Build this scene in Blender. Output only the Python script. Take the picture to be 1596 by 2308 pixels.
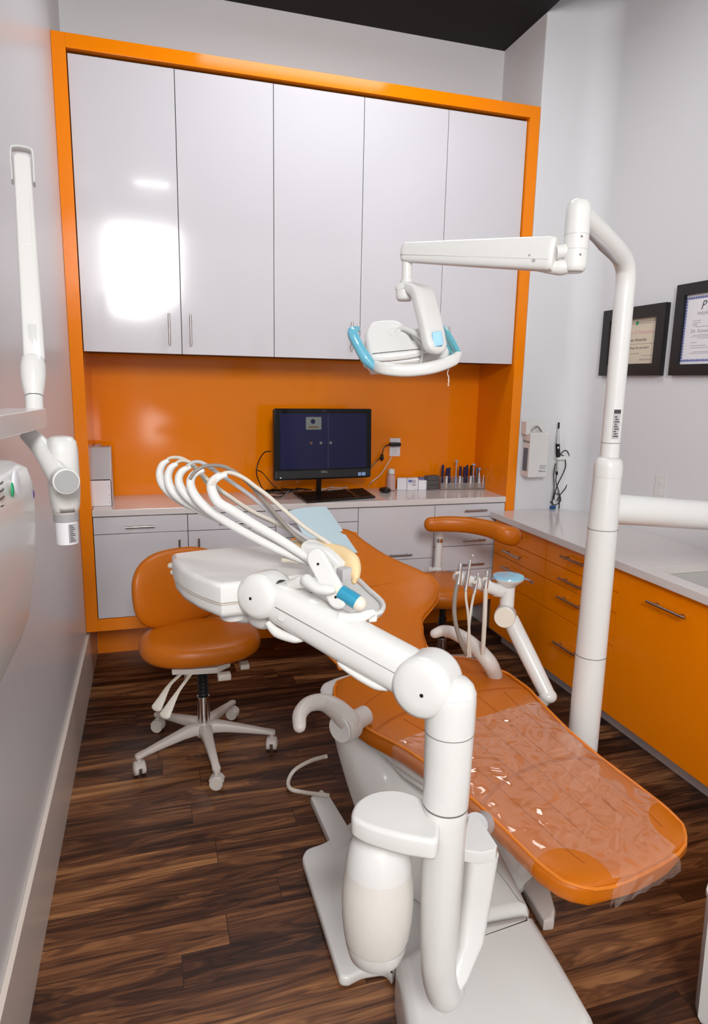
import bpy, bmesh, math, random
from mathutils import Vector, Matrix
random.seed(4)
PI = math.pi
for o in list(bpy.data.objects): bpy.data.objects.remove(o)
SC = bpy.context.scene; COL = SC.collection
# ------------------------------------------------------------ camera
cd = bpy.data.cameras.new('camera'); cam = bpy.data.objects.new('camera', cd); COL.objects.link(cam)
yaw, pitch, roll = 0.2972, 0.1930, 0.0203
fwd = Vector((math.sin(yaw)*math.cos(pitch), math.cos(yaw)*math.cos(pitch), -math.sin(pitch)))
rgt0 = Vector((math.cos(yaw), -math.sin(yaw), 0)); up0 = rgt0.cross(fwd)
rgt = rgt0*math.cos(roll) + up0*math.sin(roll); upv = -rgt0*math.sin(roll) + up0*math.cos(roll)
M = Matrix((rgt, upv, -fwd)).transposed().to_4x4(); M.translation = Vector((0.3727, -3.6686, 1.6483))
cam.matrix_world = M
cd.sensor_fit = 'VERTICAL'; cd.sensor_height = 36; cd.lens = 36*1502.6/2308; cd.clip_start = 0.02
SC.camera = cam
# ------------------------------------------------------------ world, lights, exposure
w = bpy.data.worlds.new('world'); SC.world = w; w.use_nodes = True
w.node_tree.nodes['Background'].inputs[0].default_value = (0.8, 0.86, 1, 1)
w.node_tree.nodes['Background'].inputs[1].default_value = 0.3
def area(name, loc, target, sx, sy, power, color=(1, 1, 1)):
    l = bpy.data.lights.new(name, 'AREA'); l.shape = 'RECTANGLE'; l.size = sx; l.size_y = sy; l.energy = power; l.color = color
    o = bpy.data.objects.new(name, l); COL.objects.link(o); o.location = loc
    o.rotation_euler = (Vector(target)-Vector(loc)).to_track_quat('-Z', 'Y').to_euler(); return o
area('window_light', (0.36, -5.45, 2.93), (1.3, 0, 1.3), 0.80, 1.02, 140, (1, 0.985, 0.97))
area('backsplash_highlight_light', (0.42, -5.45, 0.95), (1.2, 0, 1.3), 0.28, 0.45, 6, (1, 0.9, 0.84))  # small unseen lamp added for the soft highlight on the orange backsplash
area('ceiling_lamp_light', (1.35, -0.8, 3.6), (1.35, -0.9, 0), 1.2, 0.6, 22, (0.93, 0.96, 1))
area('ceiling_lamp_light', (0.48, -3.95, 3.6), (0.48, -3.95, 0), 0.34, 0.12, 5, (1, 0.99, 0.98))
area('rear_fill_light', (1.5, -5.55, 1.75), (1.5, 0, 1.75), 2.9, 3.3, 17, (0.97, 0.98, 1))  # broad soft fill added behind the camera, not a real opening
SC.view_settings.view_transform = 'Standard'; SC.view_settings.look = 'None'
SC.view_settings.exposure = 0.0; SC.view_settings.gamma = 1; SC.view_settings.use_curve_mapping = False
# ------------------------------------------------------------ materials
def mat(name, col, rough=0.4, metal=0.0, coat=0.0, bump=0.0, bscale=60, var=0.0, emit=0.0, alpha=1.0, trans=0.0, ior=1.45, sheen=0.0, sss=0.0, spec=0.5):
    m = bpy.data.materials.new(name); m.use_nodes = True; nt = m.node_tree; b = nt.nodes['Principled BSDF']; L = nt.links.new
    b.inputs['Base Color'].default_value = (*col, 1); b.inputs['Roughness'].default_value = rough; b.inputs['Metallic'].default_value = metal
    b.inputs['Coat Weight'].default_value = coat; b.inputs['Coat Roughness'].default_value = 0.06; b.inputs['IOR'].default_value = ior
    b.inputs['Transmission Weight'].default_value = trans; b.inputs['Alpha'].default_value = alpha
    b.inputs['Specular IOR Level'].default_value = spec
    if sss: b.inputs['Subsurface Weight'].default_value = sss; b.inputs['Subsurface Radius'].default_value = (0.02, 0.02, 0.02)
    if emit: b.inputs['Emission Color'].default_value = (*col, 1); b.inputs['Emission Strength'].default_value = emit
    tc = nt.nodes.new('ShaderNodeTexCoord'); nz = nt.nodes.new('ShaderNodeTexNoise'); nz.inputs['Scale'].default_value = bscale
    nz.inputs['Detail'].default_value = 4; L(tc.outputs['Object'], nz.inputs['Vector'])
    if bump:
        bp = nt.nodes.new('ShaderNodeBump'); bp.inputs['Strength'].default_value = bump; bp.inputs['Distance'].default_value = 0.002
        L(nz.outputs['Fac'], bp.inputs['Height']); L(bp.outputs['Normal'], b.inputs['Normal'])
    if var:
        mx = nt.nodes.new('ShaderNodeMix'); mx.data_type = 'RGBA'; nz2 = nt.nodes.new('ShaderNodeTexNoise'); nz2.inputs['Scale'].default_value = bscale*0.15
        L(tc.outputs['Object'], nz2.inputs['Vector']); L(nz2.outputs['Fac'], mx.inputs[0])
        mx.inputs[6].default_value = (*[c*(1-var) for c in col], 1); mx.inputs[7].default_value = (*[min(1, c*(1+var)) for c in col], 1)
        L(mx.outputs[2], b.inputs['Base Color'])
    return m
ORANGE = mat('orange_laminate', (0.90, 0.235, 0.001), 0.11, spec=0.33, bump=0.03, bscale=6)
WHITELAM = mat('white_laminate', (0.63, 0.61, 0.64), 0.10, coat=0.3, bump=0.02, bscale=5)
CABBODY = mat('cabinet_carcass', (0.05, 0.045, 0.045), 0.6)
WALL = mat('painted_wall', (0.70, 0.70, 0.715), 0.32, bump=0.08, bscale=180)
BASEB = mat('painted_baseboard', (0.68, 0.60, 0.53), 0.3, bump=0.05)
BLACKC = mat('black_ceiling', (0.006, 0.006, 0.007), 0.8, bump=0.1)
STONE = mat('quartz_worktop', (0.68, 0.63, 0.61), 0.13, coat=0.3, var=0.04, bscale=200)
STEEL = mat('brushed_steel', (0.42, 0.38, 0.36), 0.28, metal=1)
CHROME = mat('chrome', (0.75, 0.74, 0.73), 0.10, metal=1)
WHITE = mat('white_enamel', (0.70, 0.695, 0.675), 0.28, coat=0.2, bump=0.02, bscale=20)
IVORY = mat('ivory_plastic', (0.72, 0.66, 0.56), 0.4)
GREYW = mat('warm_grey_plastic', (0.56, 0.51, 0.47), 0.38, bump=0.03)
SEAM = mat('seam_shadow_line', (0.16, 0.15, 0.14), 0.7)
GREYCAP = mat('grey_cap', (0.36, 0.36, 0.36), 0.35)
LEATHER = mat('orange_upholstery', (0.50, 0.125, 0.002), 0.34, spec=0.4, bump=0.22, bscale=220, var=0.05)
PIPING = mat('orange_piping', (0.66, 0.18, 0.008), 0.35)
BLACK = mat('black_plastic', (0.008, 0.008, 0.009), 0.3)
GLOSSBLK = mat('gloss_black', (0.004, 0.004, 0.005), 0.08, spec=0.2)
BLUE = mat('blue_grip', (0.03, 0.27, 0.42), 0.25, coat=0.3)
LBLUE = mat('light_blue_button', (0.09, 0.36, 0.68), 0.35)
BIB = mat('pale_blue_paper', (0.50, 0.63, 0.68), 0.85, bump=0.25, bscale=300)
HOSE = mat('beige_hose', (0.58, 0.53, 0.46), 0.4)
HOSEG = mat('grey_hose', (0.24, 0.21, 0.18), 0.4)
TAN = mat('tan_cover', (0.74, 0.55, 0.30), 0.6, bump=0.3, bscale=40)
PAPER = mat('paper', (0.78, 0.77, 0.80), 0.7)
CREAM = mat('cream_certificate', (0.66, 0.58, 0.45), 0.6)
FRAMEB = mat('black_frame', (0.010, 0.009, 0.009), 0.35, bump=0.1)
INK = mat('ink', (0.06, 0.055, 0.06), 0.8)
INKG = mat('grey_ink', (0.30, 0.27, 0.30), 0.8)
INKB = mat('blue_ink', (0.16, 0.18, 0.42), 0.8)
GREEN = mat('green_mark', (0.02, 0.32, 0.14), 0.5)
PURPLE = mat('purple_mark', (0.10, 0.03, 0.30), 0.5)
PINKI = mat('pink_ink', (0.62, 0.33, 0.36), 0.8)
NAVY = mat('navy_plastic', (0.010, 0.015, 0.07), 0.3)
PALEB = mat('pale_blue_plastic', (0.28, 0.42, 0.70), 0.3)
DGREY = mat('dark_grey_plastic', (0.09, 0.085, 0.085), 0.5, bump=0.2, bscale=300)
SINKM = mat('sink_composite', (0.50, 0.48, 0.46), 0.4)
STICKER = mat('grey_sticker', (0.45, 0.44, 0.45), 0.5)
BOTTLE = mat('frosted_bottle', (0.86, 0.83, 0.77), 0.35, trans=0.25, sss=0.0)
PINKLIQ = mat('pink_bottle', (0.72, 0.50, 0.47), 0.2, trans=0.3)
CLEAR = mat('clear_acrylic', (0.85, 0.80, 0.75), 0.08, trans=0.85)
SCREEN = mat('monitor_screen', (0.008, 0.008, 0.035), 0.12, emit=0.30, spec=0.2)
SCRL = mat('screen_icon', (0.09, 0.10, 0.09), 0.3, emit=0.5)
SCRO = mat('screen_orange', (0.08, 0.035, 0.01), 0.3, emit=0.5)
def film():
    m = bpy.data.materials.new('clear_vinyl'); m.use_nodes = True; nt = m.node_tree; L = nt.links.new; nt.nodes.remove(nt.nodes['Principled BSDF'])
    out = nt.nodes['Material Output']; tr = nt.nodes.new('ShaderNodeBsdfTransparent'); gl = nt.nodes.new('ShaderNodeBsdfGlossy'); df = nt.nodes.new('ShaderNodeBsdfDiffuse')
    gl.inputs['Roughness'].default_value = 0.06; gl.inputs['Color'].default_value = (1, 0.95, 0.9, 1); df.inputs['Color'].default_value = (1, 0.84, 0.76, 1); tr.inputs['Color'].default_value = (1, 1, 1, 1)
    lw = nt.nodes.new('ShaderNodeLayerWeight'); pw = nt.nodes.new('ShaderNodeMath'); pw.operation = 'POWER'; pw.inputs[1].default_value = 3.0; L(lw.outputs['Facing'], pw.inputs[0])
    fr = nt.nodes.new('ShaderNodeMath'); fr.operation = 'MULTIPLY_ADD'; L(pw.outputs[0], fr.inputs[0]); fr.inputs[1].default_value = 0.7; fr.inputs[2].default_value = 0.05
    tc = nt.nodes.new('ShaderNodeTexCoord'); mp = nt.nodes.new('ShaderNodeMapping'); mp.inputs['Scale'].default_value = (5, 5, 5); mp.inputs['Rotation'].default_value = (0, 0, 0.5)
    nz = nt.nodes.new('ShaderNodeTexNoise'); nz.inputs['Scale'].default_value = 1.6; nz.inputs['Detail'].default_value = 1; nz.inputs['Distortion'].default_value = 1.0
    L(tc.outputs['Object'], mp.inputs['Vector']); L(mp.outputs['Vector'], nz.inputs['Vector'])
    bp = nt.nodes.new('ShaderNodeBump'); bp.inputs['Strength'].default_value = 1.0; bp.inputs['Distance'].default_value = 0.03; L(nz.outputs['Fac'], bp.inputs['Height'])
    L(bp.outputs['Normal'], gl.inputs['Normal'])
    m1 = nt.nodes.new('ShaderNodeMixShader'); m1.inputs[0].default_value = 0.07; L(tr.outputs[0], m1.inputs[1]); L(df.outputs[0], m1.inputs[2])
    m2 = nt.nodes.new('ShaderNodeMixShader'); L(fr.outputs[0], m2.inputs[0]); L(m1.outputs[0], m2.inputs[1]); L(gl.outputs[0], m2.inputs[2])
    L(m2.outputs[0], out.inputs['Surface']); return m
FILM = film()
def floor_mat():
    m = bpy.data.materials.new('walnut_planks'); m.use_nodes = True; nt = m.node_tree; N = nt.nodes.new; L = nt.links.new; b = nt.nodes['Principled BSDF']
    tc = N('ShaderNodeTexCoord'); sp = N('ShaderNodeSeparateXYZ'); L(tc.outputs['Object'], sp.inputs[0])
    def mth(op, a, c=None):
        n = N('ShaderNodeMath'); n.operation = op
        for i, v in enumerate((a, c)):
            if v is None: continue
            if isinstance(v, (int, float)): n.inputs[i].default_value = v
            else: L(v, n.inputs[i])
        return n.outputs[0]
    W, LEN = 0.118, 1.1
    yy = mth('DIVIDE', mth('ADD', sp.outputs['Y'], 20.0), W); row = mth('FLOOR', yy); fy = mth('FRACT', yy)
    wn = N('ShaderNodeTexWhiteNoise'); wn.noise_dimensions = '1D'; L(row, wn.inputs['W'])
    xx = mth('DIVIDE', mth('ADD', sp.outputs['X'], mth('MULTIPLY', wn.outputs['Value'], 7.0)), LEN); cl = mth('FLOOR', xx); fx = mth('FRACT', xx)
    idn = N('ShaderNodeTexWhiteNoise'); idn.noise_dimensions = '2D'; cb = N('ShaderNodeCombineXYZ'); L(row, cb.inputs[0]); L(cl, cb.inputs[1]); L(cb.outputs[0], idn.inputs['Vector'])
    g = N('ShaderNodeCombineXYZ'); L(mth('MULTIPLY', sp.outputs['X'], 1.1), g.inputs[0]); L(mth('MULTIPLY', sp.outputs['Y'], 10.0), g.inputs[1]); L(mth('MULTIPLY', idn.outputs['Value'], 37.0), g.inputs[2])
    n1 = N('ShaderNodeTexNoise'); n1.inputs['Scale'].default_value = 1.5; n1.inputs['Detail'].default_value = 2; n1.inputs['Distortion'].default_value = 1.1; L(g.outputs[0], n1.inputs['Vector'])
    g2 = N('ShaderNodeCombineXYZ'); L(mth('MULTIPLY', sp.outputs['X'], 3.0), g2.inputs[0]); L(mth('MULTIPLY', sp.outputs['Y'], 130.0), g2.inputs[1]); L(mth('MULTIPLY', idn.outputs['Value'], 11.0), g2.inputs[2])
    n2 = N('ShaderNodeTexNoise'); n2.inputs['Scale'].default_value = 1.0; n2.inputs['Detail'].default_value = 3; L(g2.outputs[0], n2.inputs['Vector'])
    fac = mth('ADD', mth('MULTIPLY', n1.outputs['Fac'], 1.05), mth('ADD', mth('MULTIPLY', mth('SUBTRACT', idn.outputs['Value'], 0.5), 0.24), mth('MULTIPLY', mth('SUBTRACT', n2.outputs['Fac'], 0.5), 0.34)))
    fac = mth('ADD', fac, mth('MULTIPLY', mth('SINE', mth('MULTIPLY', n1.outputs['Fac'], 62.0)), 0.055))
    b.inputs['Specular IOR Level'].default_value = 0.35
    rp = N('ShaderNodeValToRGB'); L(fac, rp.inputs[0]); e = rp.color_ramp.elements
    e[0].position = 0.30; e[0].color = (0.016, 0.006, 0.003, 1); e[1].position = 0.92; e[1].color = (0.42, 0.20, 0.075, 1)
    for p, c in ((0.45, (0.050, 0.018, 0.008, 1)), (0.60, (0.125, 0.048, 0.019, 1)), (0.74, (0.235, 0.098, 0.037, 1))):
        k = e.new(p); k.color = c
    gap = mth('MAXIMUM', mth('LESS_THAN', fy, 0.018), mth('LESS_THAN', fx, 0.0022))
    mx = N('ShaderNodeMix'); mx.data_type = 'RGBA'; L(gap, mx.inputs[0]); L(rp.outputs[0], mx.inputs[6]); mx.inputs[7].default_value = (0.022, 0.009, 0.005, 1)
    L(mx.outputs[2], b.inputs['Base Color']); b.inputs['Coat Weight'].default_value = 0.05; b.inputs['Coat Roughness'].default_value = 0.15
    L(mth('ADD', mth('MULTIPLY', n2.outputs['Fac'], 0.15), 0.27), b.inputs['Roughness'])
    bp = N('ShaderNodeBump'); bp.inputs['Strength'].default_value = 0.25; bp.inputs['Distance'].default_value = 0.0015
    L(mth('SUBTRACT', n2.outputs['Fac'], mth('MULTIPLY', gap, 2.0)), bp.inputs['Height']); L(bp.outputs['Normal'], b.inputs['Normal'])
    return m
FLOORM = floor_mat()
# ------------------------------------------------------------ mesh helpers (world coordinates)
def V(*a): return Vector(a)
def NB(): return bmesh.new()
def obj(name, bm, m, parent=None, angle=38, sub=0):
    bmesh.ops.recalc_face_normals(bm, faces=bm.faces)
    root = parent
    while root is not None and root.parent is not None: root = root.parent
    if root is not None:
        sh = -Vector(root.location)
        for v in bm.verts: v.co += sh
    me = bpy.data.meshes.new(name); bm.to_mesh(me); bm.free()
    for p in me.polygons: p.use_smooth = True
    me.set_sharp_from_angle(angle=math.radians(angle))
    ms = m if isinstance(m, (list, tuple)) else [m]
    for k in ms: me.materials.append(k)
    o = bpy.data.objects.new(name, me); COL.objects.link(o)
    if parent is not None: o.parent = parent
    if not sub: wn = o.modifiers.new('weighted', 'WEIGHTED_NORMAL'); wn.keep_sharp = True
    if sub: s = o.modifiers.new('smooth', 'SUBSURF'); s.levels = sub; s.render_levels = sub
    return o
def thing(name, label, cat, loc=(0, 0, 0), group=None):
    o = bpy.data.objects.new(name, None); o.empty_display_size = 0.05; COL.objects.link(o); o.location = loc
    o['label'] = label; o['category'] = cat
    if group: o['group'] = group
    return o
def tag(o, label, cat, group=None):
    o['label'] = label; o['category'] = cat
    if group: o['group'] = group
    return o
def origin(o, p):
    p = Vector(p); o.data.transform(Matrix.Translation(-p)); o.location = p; return o
def struct(name, bm, m):
    o = obj(name, bm, m, angle=30); o['kind'] = 'structure'; return o
def merge(bm, sub, M=None, mi=0):
    if M is not None: sub.transform(M)
    vm = {v: bm.verts.new(v.co) for v in sub.verts}
    for f in sub.faces:
        try: nf = bm.faces.new([vm[v] for v in f.verts]); nf.material_index = mi
        except ValueError: pass
    sub.free()
def box(bm, lo, hi, bev=0.0, M=None, seg=2, mi=0):
    s = bmesh.new(); bmesh.ops.create_cube(s, size=1)
    lo = Vector(lo); hi = Vector(hi); c = (lo+hi)/2; d = hi-lo
    for v in s.verts: v.co = Vector((c.x+v.co.x*d.x, c.y+v.co.y*d.y, c.z+v.co.z*d.z))
    if bev: bmesh.ops.bevel(s, geom=s.edges[:], offset=min(bev, min(abs(x) for x in d)*0.49), segments=seg, affect='EDGES', profile=0.5)
    merge(bm, s, M, mi)
def frame(ax):
    ax = Vector(ax).normalized(); t = Vector((0, 0, 1)) if abs(ax.z) < 0.9 else Vector((1, 0, 0))
    x = t.cross(ax).normalized(); return x, ax.cross(x).normalized(), ax
def ring(c, u, v, ru, rv, n=24, e=2.0):
    r = []
    for i in range(n):
        a = 2*PI*i/n; ca, sa = math.cos(a), math.sin(a)
        r.append(Vector(c)+Vector(u)*ru*math.copysign(abs(ca)**(2/e), ca)+Vector(v)*rv*math.copysign(abs(sa)**(2/e), sa))
    return r
def loft(bm, rings, caps=True, close=False, mi=0):
    vs = [[bm.verts.new(p) for p in r] for r in rings]; n = len(vs[0])
    pairs = list(zip(vs[:-1], vs[1:])) + ([(vs[-1], vs[0])] if close else [])
    for a, b in pairs:
        for i in range(n):
            f = bm.faces.new((a[i], a[(i+1) % n], b[(i+1) % n], b[i])); f.material_index = mi
    if caps and not close:
        f = bm.faces.new(vs[0][::-1]); f.material_index = mi; f = bm.faces.new(vs[-1]); f.material_index = mi
def lathe(bm, prof, c=(0, 0, 0), ax=(0, 0, 1), n=32, mi=0):
    x, y, z = frame(ax); loft(bm, [ring(Vector(c)+z*h, x, y, max(r, 1e-4), max(r, 1e-4), n) for r, h in prof], mi=mi)
def cyl(bm, a, b, r, r2=None, n=20, bev=0.0, mi=0):
    a, b = Vector(a), Vector(b); L = (b-a).length; r2 = r if r2 is None else r2
    if bev: prof = [(r-bev, 0), (r-bev*0.3, bev*0.3), (r, bev), (r2, L-bev), (r2-bev*0.3, L-bev*0.3), (r2-bev, L)]
    else: prof = [(r, 0), (r2, L)]
    lathe(bm, prof, a, b-a, n, mi)
def capsule(bm, a, b, r, r2=None, n=20, mi=0):
    a, b = Vector(a), Vector(b); L = (b-a).length; r2 = r if r2 is None else r2
    prof = [(r*math.sin(t), -r*math.cos(t)) for t in [PI/2*k/6 for k in range(7)]] + [(r2*math.cos(t), L+r2*math.sin(t)) for t in [PI/2*k/6 for k in range(7)]]
    lathe(bm, prof, a, b-a, n, mi)
def crom(pts, k=6, closed=False):
    P = [Vector(p) for p in pts]; n = len(P); out = []
    if n < 3: return P
    for i in range(n if closed else n-1):
        p0 = P[(i-1) % n] if closed or i > 0 else P[0]*2-P[1]; p1 = P[i % n]; p2 = P[(i+1) % n]
        p3 = P[(i+2) % n] if closed or i+2 < n else P[-1]*2-P[-2]
        for j in range(k):
            t = j/k; out.append(0.5*((2*p1)+(p2-p0)*t+(2*p0-5*p1+4*p2-p3)*t*t+(3*p1-p0-3*p2+p3)*t**3))
    if not closed: out.append(P[-1])
    return out
def tube(bm, pts, r, k=6, n=12, closed=False, flat=1.0, up=None, round_ends=False, e=2.0, mi=0):
    P = crom(pts, k, closed); m = len(P)
    rr = [r]*m if not isinstance(r, (list, tuple)) else [r[min(int(i/(m-1)*(len(r)-1)), len(r)-2)]*(1-(i/(m-1)*(len(r)-1)-min(int(i/(m-1)*(len(r)-1)), len(r)-2)))+r[min(int(i/(m-1)*(len(r)-1)), len(r)-2)+1]*(i/(m-1)*(len(r)-1)-min(int(i/(m-1)*(len(r)-1)), len(r)-2)) for i in range(m)]
    T = [((P[(i+1) % m] if closed or i < m-1 else P[i])-(P[(i-1) % m] if closed or i > 0 else P[i])).normalized() for i in range(m)]
    u = (Vector(up) - T[0]*Vector(up).dot(T[0])).normalized() if up is not None else frame(T[0])[0]
    rings = []
    for i in range(m):
        if up is not None: u = (Vector(up)-T[i]*Vector(up).dot(T[i])).normalized()
        else: u = (u-T[i]*u.dot(T[i])).normalized()
        v = T[i].cross(u)
        rings.append((P[i], u, v, rr[i], T[i]))
    R = []
    if round_ends and not closed:
        p, u, v, q, t = rings[0]
        for a in (10, 35, 60): a = math.radians(a); R.append(ring(p-t*q*flat**0.5*math.cos(a), u, v, q*math.sin(a), q*flat*math.sin(a), n, e))
    R += [ring(p, u, v, q, q*flat, n, e) for p, u, v, q, t in rings]
    if round_ends and not closed:
        p, u, v, q, t = rings[-1]
        for a in (60, 35, 10): a = math.radians(a); R.append(ring(p+t*q*flat**0.5*math.cos(a), u, v, q*math.sin(a), q*flat*math.sin(a), n, e))
    loft(bm, R, close=closed, mi=mi)
def inset(poly, d):
    # move every vertex of a CCW outline inwards by d
    n = len(poly); out = []
    for i in range(n):
        a, b, c = Vector(poly[i-1][:2]), Vector(poly[i][:2]), Vector(poly[(i+1) % n][:2])
        e1 = (b-a).normalized(); e2 = (c-b).normalized(); n1 = Vector((-e1.y, e1.x)); n2 = Vector((-e2.y, e2.x)); m = n1+n2
        if m.length < 1e-6: m = n1.copy()
        m.normalize(); out.append(b+m*(d/max(0.35, m.dot(n1))))
    return out
def rnd(poly, r, n=5):
    P = [Vector(p[:2]) for p in poly]; out = []
    for i, p in enumerate(P):
        a, c = P[i-1]-p, P[(i+1) % len(P)]-p; q = min(r, a.length*0.45, c.length*0.45); a.normalize(); c.normalize()
        for k in range(n+1): t = k/n; out.append((p+a*q)*(1-t)**2+p*2*t*(1-t)+(p+c*q)*t*t)
    return out
def prism(bm, poly, z0, z1, bev=0.0, smooth=0, M=None, bot=None, mi=0):
    poly = [Vector(p[:2]) for p in poly]
    if sum(poly[i-1].x*poly[i].y-poly[i].x*poly[i-1].y for i in range(len(poly))) < 0: poly.reverse()
    if smooth: poly = [Vector(p[:2]) for p in crom([(*p, 0) for p in poly], smooth, True)]
    s = bmesh.new(); bb = bev if bot is None else bot; R = []
    prof = ([(bb, 0), (bb*0.3, bb*0.3), (0, bb)] if bb else [(0, 0)]) + ([(0, z1-z0-bev), (bev*0.3, z1-z0-bev*0.3), (bev, z1-z0)] if bev else [(0, z1-z0)])
    for d, h in prof: R.append([Vector((p.x, p.y, z0+h)) for p in (inset(poly, d) if d else poly)])
    loft(s, R); merge(bm, s, M, mi)
def ell(bm, c, rx, ry, rz, M=None, mi=0, n=20):
    s = bmesh.new(); bmesh.ops.create_uvsphere(s, u_segments=n, v_segments=n//2+2, radius=1)
    for v in s.verts: v.co = Vector((v.co.x*rx, v.co.y*ry, v.co.z*rz))
    if M is not None: s.transform(M)
    s.transform(Matrix.Translation(Vector(c))); merge(bm, s, None, mi)
def basis(c, x, y, z):
    m = Matrix((Vector(x), Vector(y), Vector(z))).transposed().to_4x4(); m.translation = Vector(c); return m
def text(name, body, size, m, parent, c, right, up, lift=0.0, depth=0.0002):
    cu = bpy.data.curves.new('lettering', 'FONT'); cu.body = body; cu.size = size; cu.align_x = 'CENTER'; cu.align_y = 'CENTER'; cu.extrude = depth; cu.resolution_u = 2
    t = bpy.data.objects.new('lettering', cu); me = bpy.data.meshes.new_from_object(t); bpy.data.objects.remove(t)
    bm = bmesh.new(); bm.from_mesh(me); bpy.data.meshes.remove(me)
    r = Vector(right).normalized(); u = Vector(up).normalized(); n = r.cross(u)
    bm.transform(basis(Vector(c)+n*lift, r, u, n)); return obj(name, bm, m, parent)
def bar_handle(parent, c, axis, normal, L=0.145, m=None):
    c, a, n = Vector(c), Vector(axis), Vector(normal); bm = NB()
    p = c+n*0.030; cyl(bm, p-a*L/2, p+a*L/2, 0.006, n=14, bev=0.001)
    for s in (-1, 1): cyl(bm, c+a*s*L*0.33, p+a*s*L*0.33, 0.0042, n=10)
    return obj('handle', bm, m or STEEL, parent)
# ------------------------------------------------------------ room
XW, YD, ZC, XR, YN = 2.5554, 0.4718, 3.6731, 2.962, -5.6
bm = NB(); box(bm, (-0.1, YN, -0.1), (3.1, 0.6, 0)); struct('floor', bm, FLOORM)
bm = NB(); box(bm, (-0.1, YN, ZC), (XW-0.001, 0.6, 4.35)); struct('ceiling', bm, BLACKC)
bm = NB(); box(bm, (XW, YN, 4.25), (3.1, 0.0, 4.35)); struct('trim_1', bm, WALL)
bm = NB(); box(bm, (-0.1, YN, 0), (0, YD, ZC)); struct('wall_left', bm, WALL)
bm = NB(); box(bm, (-0.1, YD, 0), (XW, YD+0.1, ZC)); struct('wall_back', bm, WALL)
bm = NB(); box(bm, (-0.1, YN-0.1, 0), (3.1, YN, 4.25)); struct('wall_front', bm, mat('grey_wall', (0.22, 0.22, 0.23), 0.6))
RC = 0.15
arc = [(XR-RC+RC*math.sin(a), -RC+RC*math.cos(a)) for a in [PI/2*k/12 for k in range(13)]]
bm = NB(); prism(bm, [(XW, YD+0.1), (XW, 0.012), (XW+0.004, 0.004), (XW+0.012, 0.0)]+arc+[(XR, YN), (3.1, YN), (3.1, YD+0.1)], 0, 4.25); struct('wall_right', bm, mat('matt_painted_wall', (0.70, 0.70, 0.715), 0.6, bump=0.08, bscale=180))
bm = NB(); box(bm, (0, YN, 0), (0.015, 0.41, 0.276), 0.002); struct('baseboard_left', bm, BASEB)
bm = NB(); box(bm, (2.513, -2.6, 0), (2.53, -0.02, 0.108)); struct('baseboard_right', bm, mat('white_painted_kick', (0.88, 0.86, 0.88), 0.4))
# ------------------------------------------------------------ orange surround
FW = 0.062; ZT, ZB = 3.1953, 0.292
t = thing('cabinet_surround', 'glossy orange frame boxing in the white wall cabinets and desk niche', 'cabinet surround', (1.28, 0.2, 0))
bm = NB(); box(bm, (0.001, 0, ZB), (FW, 0.468, ZT), 0.001); obj('side_panel', bm, ORANGE, t)
bm = NB(); box(bm, (XW-FW-0.002, 0, ZB), (XW-0.002, 0.468, ZT), 0.001); obj('side_panel', bm, ORANGE, t)
bm = NB(); box(bm, (FW, 0, ZT-FW), (XW-FW-0.002, 0.468, ZT), 0.001); obj('top_panel', bm, ORANGE, t)
bm = NB(); box(bm, (FW, 0, ZB), (XW-FW-0.002, 0.468, ZB+0.068), 0.001); obj('bottom_panel', bm, ORANGE, t)
bm = NB(); box(bm, (FW, 0.45, 0.9), (XW-FW-0.002, 0.468, 1.80)); obj('back_panel', bm, ORANGE, t)
bm = NB(); box(bm, (0.017, 0.412, 0), (2.5, 0.43, ZB-0.001)); obj('toe_kick', bm, ORANGE, t)
# ------------------------------------------------------------ wall cabinets
G = 0.0035
def cab_body(t, x0, x1, y0, y1, z0, z1):
    bm = NB(); box(bm, (x0, y0, z0), (x1, y1, z1)); return obj('carcass', bm, CABBODY, t)
def front(t, name, x0, x1, z0, z1, m=WHITELAM, y=0.0, lo=None):
    bm = NB(); box(bm, (x0+G/2, y, z0+G/2), (x1-G/2, y+0.018, z1-G/2), 0.0012); return obj(name, bm, m, t)
XD = [0.064, 0.5455, 1.031, 1.5165, 2.002, 2.4875]
units = [((0, 1, 2), 'white gloss double-door wall cabinet at the left, reflecting the window'), ((2, 3), 'white gloss single-door wall cabinet in the middle, above the monitor'), ((3, 4, 5), 'white gloss double-door wall cabinet at the right, behind the dental lamp')]
for ids, lab in units:
    t = thing('wall_cabinet', lab, 'cabinet', (XD[ids[0]], 0.2, 1.77), 'white wall cabinets')
    cab_body(t, XD[ids[0]], XD[ids[-1]], 0.041, 0.449, 1.776, 3.128)
    for a, b in zip(ids[:-1], ids[1:]):
        d = front(t, 'door', XD[a], XD[b], 1.770, 3.121, y=0.022)
        hx = {0: XD[1]-0.062, 1: XD[1]+0.045, 2: XD[3]-0.055, 3: XD[4]-0.045, 4: XD[4]+0.045}[a]
        bar_handle(d, (hx, 0.022, 1.895), (0, 0, 1), (0, -1, 0), 0.155)
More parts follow.
